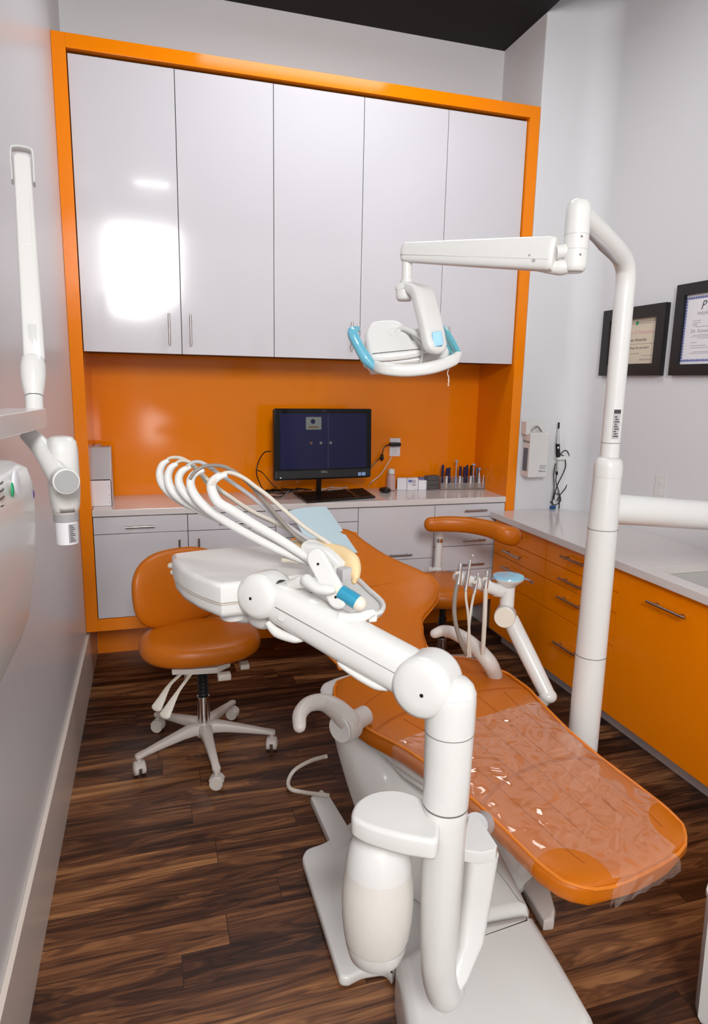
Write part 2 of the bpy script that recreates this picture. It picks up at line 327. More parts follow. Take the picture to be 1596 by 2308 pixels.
# ------------------------------------------------------------ base cabinets below the long worktop
ZD = 0.922; Z0 = 0.362
def drawer(t, x0, x1, z0, z1, hz=None, hx=None, name='drawer', hl=0.15):
    d = front(t, name, x0, x1, z0, z1)
    if hz is not None: bar_handle(d, (hx if hx is not None else (x0+x1)/2, 0, hz), (1, 0, 0), (0, -1, 0), hl)
    return d
XB = [0.064, 0.548, 1.033, 1.523, 2.012, 2.489]
t = thing('base_cabinet', 'white base cabinet with two drawers over two doors, behind the left stool', 'cabinet', (XB[0], 0.2, ZB), 'white base cabinets')
cab_body(t, XB[0], XB[2], 0.019, 0.44, Z0, ZD)
drawer(t, XB[0], XB[1], 0.828, ZD, 0.868, 0.30); drawer(t, XB[1], XB[2], 0.828, ZD, 0.868, 0.79)
d = front(t, 'door', XB[0], XB[1], Z0, 0.828); bar_handle(d, (0.500, 0, 0.715), (0, 0, 1), (0, -1, 0), 0.15)
d = front(t, 'door', XB[1], XB[2], Z0, 0.828); bar_handle(d, (0.603, 0, 0.715), (0, 0, 1), (0, -1, 0), 0.15)
t = thing('base_cabinet', 'white base cabinet of shallow stacked drawers behind the blue paper bib', 'cabinet', (XB[2], 0.2, ZB), 'white base cabinets')
cab_body(t, XB[2], XB[3], 0.019, 0.44, Z0, ZD)
zs = [ZD, 0.840, 0.762, 0.682, 0.52, Z0]
for a, b in zip(zs[:-1], zs[1:]): drawer(t, XB[2], XB[3], b, a, (a+b)/2+0.005)
t = thing('base_cabinet', 'white base cabinet with one tall flap, handle at its lower edge, beside the napkin', 'cabinet', (XB[3], 0.2, ZB), 'white base cabinets')
cab_body(t, XB[3], XB[4], 0.019, 0.44, Z0, ZD)
drawer(t, XB[3], XB[4], 0.592, ZD, 0.627, 1.785, 'flap'); drawer(t, XB[3], XB[4], Z0, 0.592, name='drawer')
t = thing('base_cabinet', 'white drawer base cabinet in the corner behind the right stool', 'cabinet', (XB[4], 0.2, ZB), 'white base cabinets')
cab_body(t, XB[4], XB[5], 0.019, 0.44, Z0, ZD)
for a, b, h in ((ZD, 0.838, 0.884), (0.838, 0.657, 0.695), (0.657, 0.500, 0.540), (0.500, Z0, 0.43)): drawer(t, XB[4], XB[5], b, a, h, 2.275)
bm = NB(); box(bm, (FW+0.001, -0.004, 0.925), (XW-FW-0.003, 0.449, 0.9611), 0.003); tag(origin(obj('worktop', bm, STONE), (0.1, 0.1, 0.925)), 'long pinkish stone worktop in the orange niche under the monitor', 'worktop')
# ------------------------------------------------------------ right hand run
XF = 2.415; ZH = 0.87
def rfront(t, name, y0, y1, z0, z1):
    bm = NB(); box(bm, (XF, y0+G/2, z0+G/2), (XF+0.018, y1-G/2, z1-G/2), 0.0012); return obj(name, bm, ORANGE, t)
rows = [0.832, 0.713, 0.612, 0.450, 0.110]
for (y1, y0, lab, hy) in ((-0.022, -0.600, 'orange gloss drawer cabinet in the far corner below the side worktop', -0.28), (-0.600, -1.195, 'orange gloss drawer cabinet just behind the tall white lamp pole', -0.87)):
    t = thing('drawer_cabinet', lab, 'cabinet', (2.6, y0, 0.11), 'orange drawer cabinets')
    bm = NB(); box(bm, (XF+0.019, y0+0.001, 0.112), (2.72, y1-0.001, 0.832)); obj('carcass', bm, mat('orange_carcass', (0.16, 0.03, 0.002), 0.5), t)
    for a, b in zip(rows[:-1], rows[1:]):
        d = rfront(t, 'drawer', y0, y1, b, a); hz = a-0.05 if a-b < 0.25 else a-0.14
        bar_handle(d, (XF, hy, hz), (0, 1, 0), (-1, 0, 0), 0.20)
t = thing('door_cabinet', 'orange gloss cabinet with one wide door under the sink', 'cabinet', (2.6, -2.1, 0.11))
bm = NB(); box(bm, (XF+0.019, -2.1, 0.112), (2.94, -1.195, 0.68)); box(bm, (XF+0.019, -2.1, 0.68), (2.435, -1.195, 0.832)); obj('carcass', bm, mat('orange_carcass', (0.16, 0.03, 0.002), 0.5), t)
d = rfront(t, 'door', -2.1, -1.195, 0.11, 0.832); bar_handle(d, (XF, -1.525, 0.748), (0, 1, 0), (-1, 0, 0), 0.22)
bm = NB(); F = [(2.39, -0.004)]+[(x-0.001, y-0.004) for x, y in arc]
prism(bm, F+[(XR-0.001, -1.336), (2.39, -1.336)], 0.833, ZH, 0.002)
box(bm, (2.39, -1.92, 0.833), (2.470, -1.334, ZH), 0.002); box(bm, (2.87, -1.92, 0.833), (XR-0.001, -1.334, ZH), 0.002); box(bm, (2.39, -2.12, 0.833), (XR-0.001, -1.918, ZH), 0.002)
tag(origin(obj('worktop', bm, STONE), (2.6, -1, 0.833)), 'pale stone side worktop with a sink cut into it, on orange cabinets', 'worktop')
t = thing('sink', 'white undermount sink in the side worktop at the right edge', 'sink', (2.67, -1.63, 0.69))
bm = NB()
box(bm, (2.46, -1.93, 0.69), (2.88, -1.325, 0.70)); box(bm, (2.456, -1.93, 0.70), (2.472, -1.325, 0.8325)); box(bm, (2.866, -1.93, 0.70), (2.882, -1.325, 0.8325)); box(bm, (2.472, -1.336, 0.70), (2.868, -1.325, 0.8325)); box(bm, (2.472, -1.93, 0.70), (2.868, -1.918, 0.8325))
obj('basin', bm, SINKM, t); bm = NB(); lathe(bm, [(0.001, 0.0005), (0.04, 0.0005), (0.042, 0.003), (0.03, 0.004), (0.001, 0.002)], (2.67, -1.63, 0.70)); obj('drain', bm, CHROME, t)
# ------------------------------------------------------------ all-in-one computer
t = thing('desktop_computer', 'black all-in-one computer showing a dark blue login screen', 'computer', (1.36, 0.2, 0.9611))
X = V(0.995, 0.095, 0).normalized(); Z = V(0.02, 0.12, 1).normalized(); Yb = Z.cross(X)*-1
Yb = X.cross(Z)*-1; cM = V(1.345, 0.13, 1.285)
MM = basis(cM, X, Yb, Z)
def mon(x, y, z): return MM @ Vector((x, y, z))
bm = NB(); box(bm, (-0.303, 0.0, -0.205), (0.303, 0.045, 0.208), 0.012, MM, 3); obj('casing', bm, BLACK, t)
bm = NB(); box(bm, (-0.300, -0.004, -0.150), (0.300, 0.002, 0.205), 0.002, MM); obj('bezel', bm, GLOSSBLK, t)
bm = NB(); box(bm, (-0.268, -0.0055, -0.142), (0.268, -0.0045, 0.178), 0, MM); scr = obj('screen', bm, SCREEN, t)
bm = NB()
box(bm, (-0.115, -0.0063, 0.085), (-0.02, -0.0057, 0.158), 0, MM, mi=0); box(bm, (-0.03, -0.0063, 0.0), (-0.015, -0.0057, 0.015), 0, MM); box(bm, (0.03, -0.0063, 0.0), (0.045, -0.0057, 0.015), 0, MM)
box(bm, (-0.09, -0.0063, 0.0), (-0.075, -0.0057, 0.015), 0, MM, mi=1); box(bm, (-0.10, -0.0070, 0.095), (-0.04, -0.0064, 0.104), 0, MM, mi=1)
box(bm, (0.022, -0.0063, -0.14), (0.0228, -0.0057, 0.176), 0, MM)
cyl(bm, mon(-0.072, -0.0060, 0.132), mon(-0.072, -0.0072, 0.132), 0.014, n=18, mi=2)
obj('screen_icon', bm, [SCRL, SCRO, SCREEN], scr)
text('lettering', 'DELL', 0.019, STEEL, t, mon(0.0, -0.0045, -0.162), X, Z, 0.0002)
bm = NB(); box(bm, (-0.27, -0.003, -0.192), (-0.262, 0.0, -0.186), 0, MM); obj('power_light', bm, PAPER, t)
bm = NB(); box(bm, (0.215, -0.003, -0.192), (0.235, 0.0, -0.172), 0, MM); box(bm, (0.24, -0.003, -0.192), (0.263, 0.0, -0.172), 0, MM); obj('sticker', bm, PALEB, t)
bm = NB(); box(bm, (-0.009, -0.006, 0.188), (0.013, -0.003, 0.200), 0.002, MM); obj('webcam', bm, BLACK, t)
bm = NB(); box(bm, (1.20, 0.13, 0.9625), (1.50, 0.33, 0.975), 0.004); tube(bm, [(1.35, 0.28, 0.97), (1.35, 0.26, 1.10), (1.35, 0.18, 1.25)], 0.03, n=12, flat=0.5); obj('stand', bm, BLACK, t)
# keyboard
K = [(1.1995,0.2779,0.9720), (1.2071,-0.0178,0.9720), (1.6541,0.0831,0.9720), (1.6776,0.4058,0.9720)]
t = thing('keyboard', 'black keyboard lying on the worktop in front of the monitor', 'keyboard', (1.4, 0.05, 0.9615))
bm = NB(); prism(bm, K, 0.9625, 0.974, 0.002); obj('body', bm, BLACK, t)
bm = NB(); k0, k1, k2, k3 = [Vector(k) for k in K]
for r in range(5):
    for c in range(19):
        if c in (14,): continue
        u, v = (c+0.7)/19.6, (r+0.8)/5.7
        p = (k0*(1-v)+k1*v)*(1-u)+(k3*(1-v)+k2*v)*u; p.z = 0.0
        if r == 0 and c == 0:
            p00 = p.copy(); box(bm, (p.x-0.0085, p.y-0.0075, 0.974), (p.x+0.0085, p.y+0.0075, 0.979), 0.002, seg=1); key0 = obj('key', bm, GLOSSBLK, t)
        else: ky = key0.copy(); COL.objects.link(ky); ky.parent = t; ky.location = p-p00
# mouse
t = thing('computer_mouse', 'black computer mouse right of the keyboard', 'mouse', (1.8063,0.3370,0.9620))
c = Vector((1.7867,0.2829,0.9770)); bm = NB(); ell(bm, c, 0.038, 0.052, 0.018); obj('shell', bm, BLACK, t)
bm = NB(); cyl(bm, c+V(-0.003, -0.035, 0.013), c+V(0.003, -0.035, 0.013), 0.005); obj('wheel', bm, DGREY, t)
# white wedge box behind the keyboard
bm = NB(); c = Vector((1.6848,0.5060,0.9620)); prism(bm, [(1.6146,0.5178,0.9620), (1.7465,0.4576,0.9620), (1.8621,0.7394,0.9620), (1.7437,0.8014,0.9620)], 0.9625, 1.0, 0.012)
tag(origin(obj('router', bm, WHITE), c), 'small white wedge-shaped device behind the keyboard', 'device')
# cables by the monitor
bm = NB(); tube(bm, [(1.0320,0.1400,1.2458), (0.9967,0.1600,1.2364), (0.9691,0.2000,1.1806), (0.9557,0.2000,1.1156), (0.9791,0.2200,1.0464), (1.0470,0.4088,0.9660), (1.1426,0.3242,0.9660), (1.2607,0.5146,0.9660)], 0.0035, n=8)
tube(bm, [(0.9610,0.2000,1.1286), (0.9953,0.2200,1.1095), (1.0512,0.2400,1.0416), (1.1270,0.4650,0.9660), (1.0254,0.2792,0.9660), (1.0977,0.2024,0.9660), (1.1426,0.3242,0.9660), (1.1104,0.4201,0.9680), (1.0336,0.4988,0.9660)], 0.003, n=8)
tag(obj('monitor_cable', bm, BLACK), 'black cable looping down beside the left edge of the monitor', 'cable')
bm = NB()
for k in range(7):
    a = random.uniform(-0.02, 0.03); p0 = Vector((1.0460,0.4028,0.9670))+V(a, 0, 0)
    tube(bm, [p0+V(0.0, 0.02*k*0.4, 0), p0+V(0.08, 0.03+0.012*k, 0.004*k % 0.014), p0+V(0.14+0.02*k, -0.01+0.02*(k % 3), 0.006), p0+V(0.22, 0.09-0.01*k, 0.003), p0+V(0.36, 0.06+0.01*k, 0.005)], 0.0028, n=8)
tag(obj('cable_bundle', bm, BLACK), 'tangle of thin black cables on the worktop under the monitor', 'cable')
bm = NB(); tube(bm, [(1.1001,0.1591,0.9680), (1.1801,0.3734,0.9680), (1.2567,0.5515,0.9720), (1.2072,0.2000,1.0652), (1.2195,0.2200,1.0943)], 0.003, n=8); tag(obj('white_cable', bm, WHITE), 'thin white cable curving up behind the monitor, left of the keyboard', 'cable')
bm = NB(); tube(bm, [(1.3670,0.3014,0.9800), (1.4577,0.3969,0.9850), (1.5813,0.5747,0.9900), (1.6182,0.5421,0.9850), (1.5408,0.3782,0.9800), (1.4216,0.3144,0.9820)], 0.0028, n=8); tube(bm, [(1.3720,0.3217,0.9850), (1.4670,0.3771,0.9850), (1.5600,0.3432,0.9850)], 0.0028, n=8)
tag(obj('white_cable', bm, WHITE), 'folded white cable lying along the back of the keyboard', 'cable')
bm = NB(); tube(bm, [(1.8827,0.4400,1.1677), (1.8431,0.4200,1.1181), (1.7950,0.4000,1.0575), (1.7219,0.3600,1.0185), (1.7257,0.4606,0.9680)], 0.0035, n=8); tag(obj('power_cable', bm, WHITE), 'white power cable running down from the wall socket', 'cable')
# wall socket + adaptor
t = thing('wall_socket', 'white double socket plate on the orange backsplash beside the monitor', 'socket', (1.905, 0.449, 1.23))
bm = NB(); box(bm, (1.868, 0.444, 1.172), (1.942, 0.4495, 1.290), 0.002); obj('plate', bm, PAPER, t)
bm = NB(); box(bm, (1.890, 0.442, 1.184), (1.922, 0.445, 1.220), 0.002); obj('outlet', bm, WHITE, t)
t = thing('plug_adaptor', 'black plug adaptor with its cable, in the backsplash socket', 'plug', (1.8953,0.4400,1.2521))
bm = NB(); box(bm, (1.860, 0.395, 1.240), (1.930, 0.443, 1.265), 0.006); obj('body', bm, BLACK, t)
bm = NB(); tube(bm, [(1.862, 0.42, 1.252), (1.8211,0.4200,1.2344), (1.8045,0.4200,1.1768), (1.7723,0.4300,1.1413), (1.7369,0.4300,1.0983)], 0.0035, n=8); ell(bm, (1.8078,0.4200,1.1680), 0.012, 0.012, 0.024); obj('cable', bm, BLACK, t)
# bottle and boxes
c = Vector((1.8507,0.3505,0.9615)); t = thing('wash_bottle', 'squat pink-tinted plastic bottle with a white cap', 'bottle', c)
bm = NB(); lathe(bm, [(0.024, 0.001), (0.028, 0.004), (0.028, 0.088), (0.024, 0.10), (0.015, 0.108)], c, n=24); obj('body', bm, PINKLIQ, t)
bm = NB(); lathe(bm, [(0.018, 0.106), (0.022, 0.109), (0.021, 0.136), (0.018, 0.140)], c, n=24); obj('cap', bm, WHITE, t)
def sbox(name, lab, q0, q1, h, m, cat='box', dep=0.045, z=0.9615, grp=None):
    a, b = Vector(q0), Vector(q1); x = (b-a).normalized(); y = V(-x.y, x.x, 0)
    bm = NB(); prism(bm, [a, b, b+y*dep, a+y*dep], z, z+h, 0.002); o = obj(name, bm, m); return tag(origin(o, (a.x, a.y, z)), lab, cat, grp)
sbox('carton', 'plain white carton next to the pink-tinted bottle', (1.8975,0.3607,0.9615), (1.9548,0.3326,0.9615), 0.078, PAPER)
t = thing('carton', 'white carton with a dark blue printed square on its front', 'box', (1.9577,0.3321,0.9615))
a, b = Vector((1.9510,0.3151,0.9615)), Vector((2.0343,0.3372,0.9615)); bm = NB(); prism(bm, [a, b, b+V(0, 0.045, 0), a+V(0, 0.045, 0)], 0.9615, 1.041, 0.002); obj('body', bm, PAPER, t)
bm = NB(); p = a+V(0.006, -0.0015, 0.055); box(bm, p, p+V(0.026, 0.001, 0.016)); obj('print', bm, INKB, t)
bm = NB()
for k in range(3): p = a+V(0.036, -0.0015, 0.066-k*0.008); box(bm, p, p+V(0.02, 0.001, 0.003))
p = a+V(0.034, -0.0015, 0.035); box(bm, p, p+V(0.022, 0.001, 0.005)); obj('print', bm, INKG, t)
sbox('carton', 'lower white carton under a small blue packet', (2.0373,0.3367,0.9615), (2.1076,0.3246,0.9615), 0.062, PAPER)
sbox('packet', 'small dark blue and white packet lying on a white carton', (2.0544,0.3709,0.9615), (2.1046,0.3623,0.9615), 0.012, INKB, 'packet', 0.04, 1.0245)
for k in range(3): sbox('sponge_block', ['dark grey foam block, bottom of a stack of three', 'dark grey foam block, middle of a stack of three', 'dark grey foam block, top of a stack of three'][k], (2.0944,0.3085,0.9615), (2.1799,0.3307,0.9615), 0.030, DGREY, 'foam block', 0.045, 0.9617+0.0315*k, 'grey foam blocks')
# organiser with syringes
t = thing('acrylic_organiser', 'clear acrylic organiser crowded with syringes at the right end of the worktop', 'organiser', (2.3549,0.3196,0.9615))
a, b = Vector((2.1840,0.3115,0.9615)), Vector((2.4904,0.2776,0.9615)); x = (b-a).normalized(); y = V(-x.y, x.x, 0); LL = (b-a).length
MO = basis(a, x, y, V(0, 0, 1)); bm = NB()
box(bm, (0, 0, 0.001), (LL, 0.06, 0.004), 0, MO); box(bm, (0, 0, 0.004), (LL, 0.003, 0.045), 0, MO); box(bm, (0, 0.057, 0.004), (LL, 0.06, 0.08), 0, MO); box(bm, (0, 0.025, 0.078), (LL, 0.057, 0.080), 0, MO)
for k in range(5): q = k*(LL-0.003)/4; box(bm, (q, 0.003, 0.004), (q+0.003, 0.057, 0.078), 0, MO)
obj('tray', bm, CLEAR, t)
cols = [(0.02, NAVY, 0.135), (0.045, NAVY, 0.115), (0.06, NAVY, 0.118), (0.10, PALEB, 0.155), (0.125, NAVY, 0.125), (0.15, NAVY, 0.122), (0.165, NAVY, 0.132), (0.19, BLACK, 0.13), (0.205, PALEB, 0.135), (0.225, DGREY, 0.118), (0.24, PALEB, 0.11)]
labs = ['leftmost', 'second', 'third', 'tallest pale blue', 'fifth', 'sixth', 'seventh', 'black', 'pale blue topped', 'dark grey', 'rightmost pale blue']
for i, (q, m, h) in enumerate(cols):
    q = q*LL/0.265; base = MO @ Vector((q, 0.042, 0.006)); s = thing('syringe', ['dark navy syringe at the left end of the acrylic organiser', 'shorter navy syringe second in the organiser', 'navy syringe third in the organiser, beside the tall pale one', 'tall pale blue syringe with round top in the organiser', 'navy syringe right of the tall pale blue one', 'navy syringe in the middle of the organiser row', 'tallest dark syringe in the middle of the organiser', 'black syringe behind the pale blue topped one', 'pale blue topped syringe towards the right of the organiser', 'dark grey syringe near the right end of the organiser', 'pale blue syringe at the right end of the organiser'][i], 'syringe', base, 'syringes in the organiser')
    bm = NB(); cyl(bm, base, base+V(0, 0, 0.08), 0.0070, n=10); obj('barrel', bm, PAPER if i % 3 == 1 else m, s)
    bm = NB(); cyl(bm, base+V(0, 0, 0.080), base+V(0, 0, h*1.15), 0.0080 if m is not PALEB else 0.003, n=10)
    if m is PALEB: ell(bm, base+V(0, 0, h*1.15), 0.012, 0.012, 0.007)
    obj('plunger', bm, m, s)
for i, (q, h, dx) in enumerate(((0.245, 0.10, -0.012), (0.262, 0.125, 0.012), (0.272, 0.128, 0.02))):
    p = MO @ Vector((q*LL/0.265, 0.03, 0.006)); bm = NB(); cyl(bm, p, p+V(dx, 0, h), 0.004 if i == 0 else 0.008, n=8)
    tag(origin(obj('applicator_stick', bm, PAPER), p), ['thin white stick leaning left beside the organiser', 'thick ivory stick standing at the right of the organiser', 'outermost ivory stick leaning right of the organiser'][i], 'applicator', 'white sticks')
# magazine files
for i, (q0, q1, lab) in enumerate((((0.0460,0.1060,0.9615), (0.1531,0.0726,0.9615), 'white magazine file with riveted front at the left end of the worktop'), ((-0.0054,0.4580,0.9615), (0.0192,0.4536,0.9615), 'white magazine file half hidden behind the orange frame edge'))):
    if i: continue
    a, b = Vector(q0), Vector(q1); t = thing('magazine_file', lab, 'file holder', a)
    w0 = (b-a).length; bm = NB(); M0 = Matrix.Translation(a)
    # low front, two sloping sides, tall back
    box(bm, (0, 0, 0.001), (w0, 0.004, 0.14), 0, M0); box(bm, (0, 0.20, 0.001), (w0, 0.204, 0.30), 0, M0)
    for sx in (0, w0-0.003):
        s = bmesh.new(); vs = [s.verts.new((xx, yy, zz)) for xx in (sx, sx+0.003) for yy, zz in ((0, 0.001), (0.204, 0.001), (0.204, 0.31), (0.10, 0.31), (0, 0.14))]
        s.faces.new(vs[:5]); s.faces.new(vs[5:][::-1])
        for k in range(5): s.faces.new((vs[k], vs[(k+1) % 5], vs[5+(k+1) % 5], vs[5+k]))
        merge(bm, s, M0)
    box(bm, (0.003, 0.03, 0.14), (w0-0.003, 0.09, 0.145), 0, M0)
    obj('body', bm, PAPER, t)
    for zz in (0.02, 0.06, 0.11):
        for xx in (0.012, w0-0.012): bm = NB(); cyl(bm, M0 @ V(xx, 0.001, zz), M0 @ V(xx, -0.002, zz), 0.002, n=8); obj('rivet', bm, DGREY, t)
    bm = NB(); s = bmesh.new(); vs = [s.verts.new(p) for p in ((0.004, 0.004, 0.145), (w0-0.004, 0.004, 0.145), (w0-0.004, 0.10, 0.308), (0.004, 0.10, 0.308), (0.004, 0.195, 0.145), (w0-0.004, 0.195, 0.145), (w0-0.004, 0.195, 0.308), (0.004, 0.195, 0.308))]
    for f in ((0, 1, 2, 3), (4, 7, 6, 5), (0, 4, 5, 1), (3, 2, 6, 7), (0, 3, 7, 4), (1, 5, 6, 2)): s.faces.new([vs[k] for k in f])
    merge(bm, s, M0); obj('clear_sleeve', bm, STICKER, t)
bm = NB(); box(bm, (0.064, 0.23, 0.9625), (0.10, 0.42, 1.27), 0.002); box(bm, (0.064, 0.228, 0.9625), (0.10, 0.23, 1.1), 0.0); tag(origin(obj('magazine_file', bm, PAPER), (0.08, 0.3, 0.9625)), 'second white magazine file half hidden behind the orange frame edge', 'file holder')
# ------------------------------------------------------------ dispenser, intraoral camera on the stub wall
t = thing('wipe_dispenser', 'white wall-mounted dispenser with a clear side window', 'dispenser', (2.62, -0.002, 1.2))
bm = NB(); box(bm, (2.566, -0.004, 1.345), (2.728, -0.001, 1.445), 0.003); box(bm, (2.566, -0.06, 1.35), (2.60, -0.003, 1.43), 0.004); obj('bracket', bm, WHITE, t)
bm = NB(); box(bm, (2.580, -0.095, 1.09), (2.715, -0.003, 1.365), 0.008, None, 3); obj('body', bm, WHITE, t)
bm = NB(); box(bm, (2.5785, -0.075, 1.13), (2.580, -0.025, 1.27), 0.0); obj('window', bm, mat('window_plastic', (0.10, 0.16, 0.22), 0.15), t)
text('lettering', 'Metrex', 0.026, INK, t, (2.5793, -0.05, 1.31), (0, -1, 0), (0, 0, 1), 0.0002)
text('lettering', 'Metrex', 0.016, INK, t, (2.675, -0.0957, 1.13), (1, 0, 0), (0, 0, 1), 0.0002)
bm = NB()
for k in range(3): box(bm, (2.655, -0.0965, 1.145+k*0.009), (2.70, -0.0953, 1.148+k*0.009))
obj('print', bm, INKG, t)
bm = NB(); tube(bm, [(2.60, -0.05, 1.375), (2.64, -0.06, 1.40), (2.68, -0.05, 1.37)], 0.006, n=8); obj('latch', bm, STEEL, t)
t = thing('intraoral_camera', 'slim black and chrome intraoral camera hanging on the wall', 'camera', (2.8294,-0.0300,1.2361))
YC = -0.04
A = [(2.8056,-0.0400,1.4254), (2.8059,-0.0400,1.3870), (2.8080,-0.0400,1.2931), (2.8188,-0.0400,1.2094)]
bm = NB(); cyl(bm, A[0], A[1], 0.006, n=12, bev=0.001); obj('tip', bm, BLACK, t)
bm = NB(); cyl(bm, A[1], A[2], 0.006, 0.013, n=14); obj('neck', bm, CHROME, t)
bm = NB(); cyl(bm, A[2], A[3], 0.013, 0.014, n=14); obj('grip', bm, BLACK, t)
bm = NB(); q = Vector((2.8034,-0.0550,1.2696)); cyl(bm, q, q+V(0, -0.003, 0), 0.006, n=12); obj('button', bm, PAPER, t)
bm = NB(); cyl(bm, (2.8149,-0.0400,1.1814), (2.8173,-0.0400,1.1195), 0.009, n=12); obj('lower_barrel', bm, CHROME, t)
bm = NB(); cyl(bm, (2.8173,-0.0400,1.1195), (2.8193,-0.0400,1.0968), 0.008, n=12); obj('strain_relief', bm, BLACK, t)
q = Vector((2.8290,-0.0400,1.2036)); bm = NB(); box(bm, q+V(-0.018, -0.01, -0.012), q+V(0.04, 0.038, 0.012), 0.003); tag(origin(obj('camera_holder', bm, WHITE), q), 'small white clip holding the intraoral camera to the wall', 'holder')
bm = NB()
for P in ([(2.8301,-0.0400,1.2260), (2.8766,-0.0300,1.2496), (2.9060,-0.0300,1.2127), (2.9114,-0.0300,1.1220), (2.9044,-0.0300,1.0222), (2.8638,-0.0300,0.9659), (2.8408,-0.0400,0.9309), (3.0978,0.3027,0.8750), (2.9952,0.1804,0.8750)],
          [(2.8234,-0.0500,1.2272), (2.8639,-0.0400,1.2088), (2.8858,-0.0300,1.1509), (2.8683,-0.0300,1.0944), (2.8409,-0.0300,1.0381), (2.8213,-0.0300,0.9671), (2.8707,0.0436,0.8800)],
          [(2.8193,-0.0400,1.0968), (2.8167,-0.0400,1.0544), (2.8458,-0.0400,0.9824), (2.8543,-0.0400,0.9247), (2.8700,-0.0185,0.8740)],
          [(2.7966,-0.0500,1.1689), (2.7967,-0.0400,1.0973), (2.8075,-0.0400,1.0120), (2.7975,-0.0500,0.9427), (2.8404,0.0175,0.8800)],
          [(2.8076,-0.0300,0.9389), (2.8203,-0.0400,0.9774), (2.8545,-0.0400,0.9592), (2.8678,-0.0300,0.9225), (2.8272,-0.0300,0.9008), (2.7991,-0.0300,0.9248), (2.8559,0.0463,0.8800)]):
    tube(bm, P, 0.0032, n=8)
tag(obj('camera_cable', bm, BLACK), 'black coiled cable hanging below the intraoral camera', 'cable')
c = Vector((2.8302,-0.0076,0.8850)); bm = NB(); box(bm, c+V(-0.02, -0.008, -0.0135), c+V(0.02, 0.01, 0.006), 0.004); tag(origin(obj('usb_plug', bm, mat('blue_plug', (0.01, 0.07, 0.25), 0.3)), c), 'blue connector plug resting on the side worktop below the camera', 'plug')
t = thing('wall_socket', 'white socket plate low on the right wall above the side worktop', 'socket', (XR, -0.78, 1.13))
bm = NB(); box(bm, (XR-0.006, -0.825, 1.07), (XR-0.0005, -0.745, 1.195), 0.002); obj('plate', bm, WHITE, t)
bm = NB(); box(bm, (XR-0.0085, -0.80, 1.145), (XR-0.005, -0.77, 1.18), 0.002); obj('outlet', bm, WHITE, t); bm = NB(); box(bm, (XR-0.0085, -0.80, 1.085), (XR-0.005, -0.77, 1.12), 0.002); obj('outlet', bm, WHITE, t)
# ------------------------------------------------------------ framed certificates on the right wall
def frame_pic(lab, y1, y0, z0, z1, fw, th, paper):
    t = thing('framed_certificate', lab, 'picture', (XR-0.001, (y0+y1)/2, (z0+z1)/2), 'framed certificates on the right wall')
    bm = NB(); x0, x1 = XR-0.001-th, XR-0.001
    box(bm, (x0, y0, z0), (x1, y1, z0+fw), 0.002); box(bm, (x0, y0, z1-fw), (x1, y1, z1), 0.002); box(bm, (x0, y0, z0+fw-0.002), (x1, y0+fw, z1-fw+0.002), 0.002); box(bm, (x0, y1-fw, z0+fw-0.002), (x1, y1, z1-fw+0.002), 0.002)
    obj('frame', bm, FRAMEB, t)
    bm = NB(); box(bm, (x1-0.006, y0+fw-0.003, z0+fw-0.003), (x1, y1-fw+0.003, z1-fw+0.003)); p = obj('certificate', bm, paper, t)
    return t, p, x1-0.0062
R = (0, -1, 0); U = (0, 0, 1)
t, p, xx = frame_pic('cream certificate in a thick black frame, crossed by the lamp pole', -0.215, -0.718, 1.712, 2.082, 0.064, 0.03, CREAM)
yc = -0.485
text('lettering', 'Certificate of Attendance', 0.031, PINKI, p, (xx, yc, 1.945), R, U)
text('lettering', 'Keivan Ansarian', 0.026, INK, p, (xx, yc, 1.905), R, U)
text('lettering', 'Biologic Wrap: Are we there?', 0.018, INK, p, (xx, yc, 1.862), R, U)
text('lettering', 'December 2008', 0.010, INKG, p, (xx, yc, 1.832), R, U)
bm = NB()
for zz, a, b in ((2.000, 0.14, 0.14), (1.990, 0.12, 0.12), (1.882, 0.15, 0.15), (1.818, -0.06, 0.14), (1.800, -0.04, 0.13), (1.795, -0.04, 0.13)): box(bm, (xx-0.0004, yc-b, zz), (xx, yc+a, zz+0.002))
obj('fine_print', bm, INKG, p)
bm = NB(); cyl(bm, (xx-0.0006, yc, 1.995), (xx, yc, 1.995), 0.012, n=6); obj('crest', bm, GREEN, p)
t, p, xx = frame_pic('white certificate with blue ornate border in a black frame, at the right edge', -0.775, -1.33, 1.712, 2.157, 0.055, 0.025, PAPER)
yc = -1.046; bm = NB()
ya, yb, za, zb2 = -0.835, -1.257, 1.785, 2.085
for k in range(30):
    q = ya+(yb-ya)*k/29
    for zz in (za, zb2): cyl(bm, (xx-0.0004, q, zz), (xx, q, zz), 0.0072, n=6)
for k in range(1, 21):
    q = za+(zb2-za)*k/21
    for yy in (ya, yb): cyl(bm, (xx-0.0004, yy, q), (xx, yy, q), 0.0072, n=6)
obj('ornate_border', bm, INKB, p)
text('lettering', 'P', 0.06, INK, p, (xx, yc+0.10, 2.045), (0.0, -1, 0.12), (0, -0.25, 1))
text('lettering', 'PAR|AR', 0.022, INKG, p, (xx, yc+0.10, 2.008), R, U)
text('lettering', 'Dr. Keivan Ansarian', 0.026, INKG, p, (xx, yc+0.06, 1.925), R, U)
bm = NB()
for zz, a, b in ((1.975, 0.16, -0.11), (1.965, 0.16, -0.11), (1.958, 0.16, -0.13), (1.951, 0.16, -0.13), (1.945, 0.14, 0.0), (1.905, 0.15, 0.12), (1.898, 0.16, 0.15), (1.890, 0.12, 0.1), (1.870, 0.16, -0.12), (1.855, 0.16, -0.06), (1.845, 0.16, 0.05), (1.825, 0.14, 0.1), (1.818, 0.16, 0.1)): box(bm, (xx-0.0004, yc-b, zz), (xx, yc+a, zz+0.0018))
obj('fine_print', bm, INKG, p)
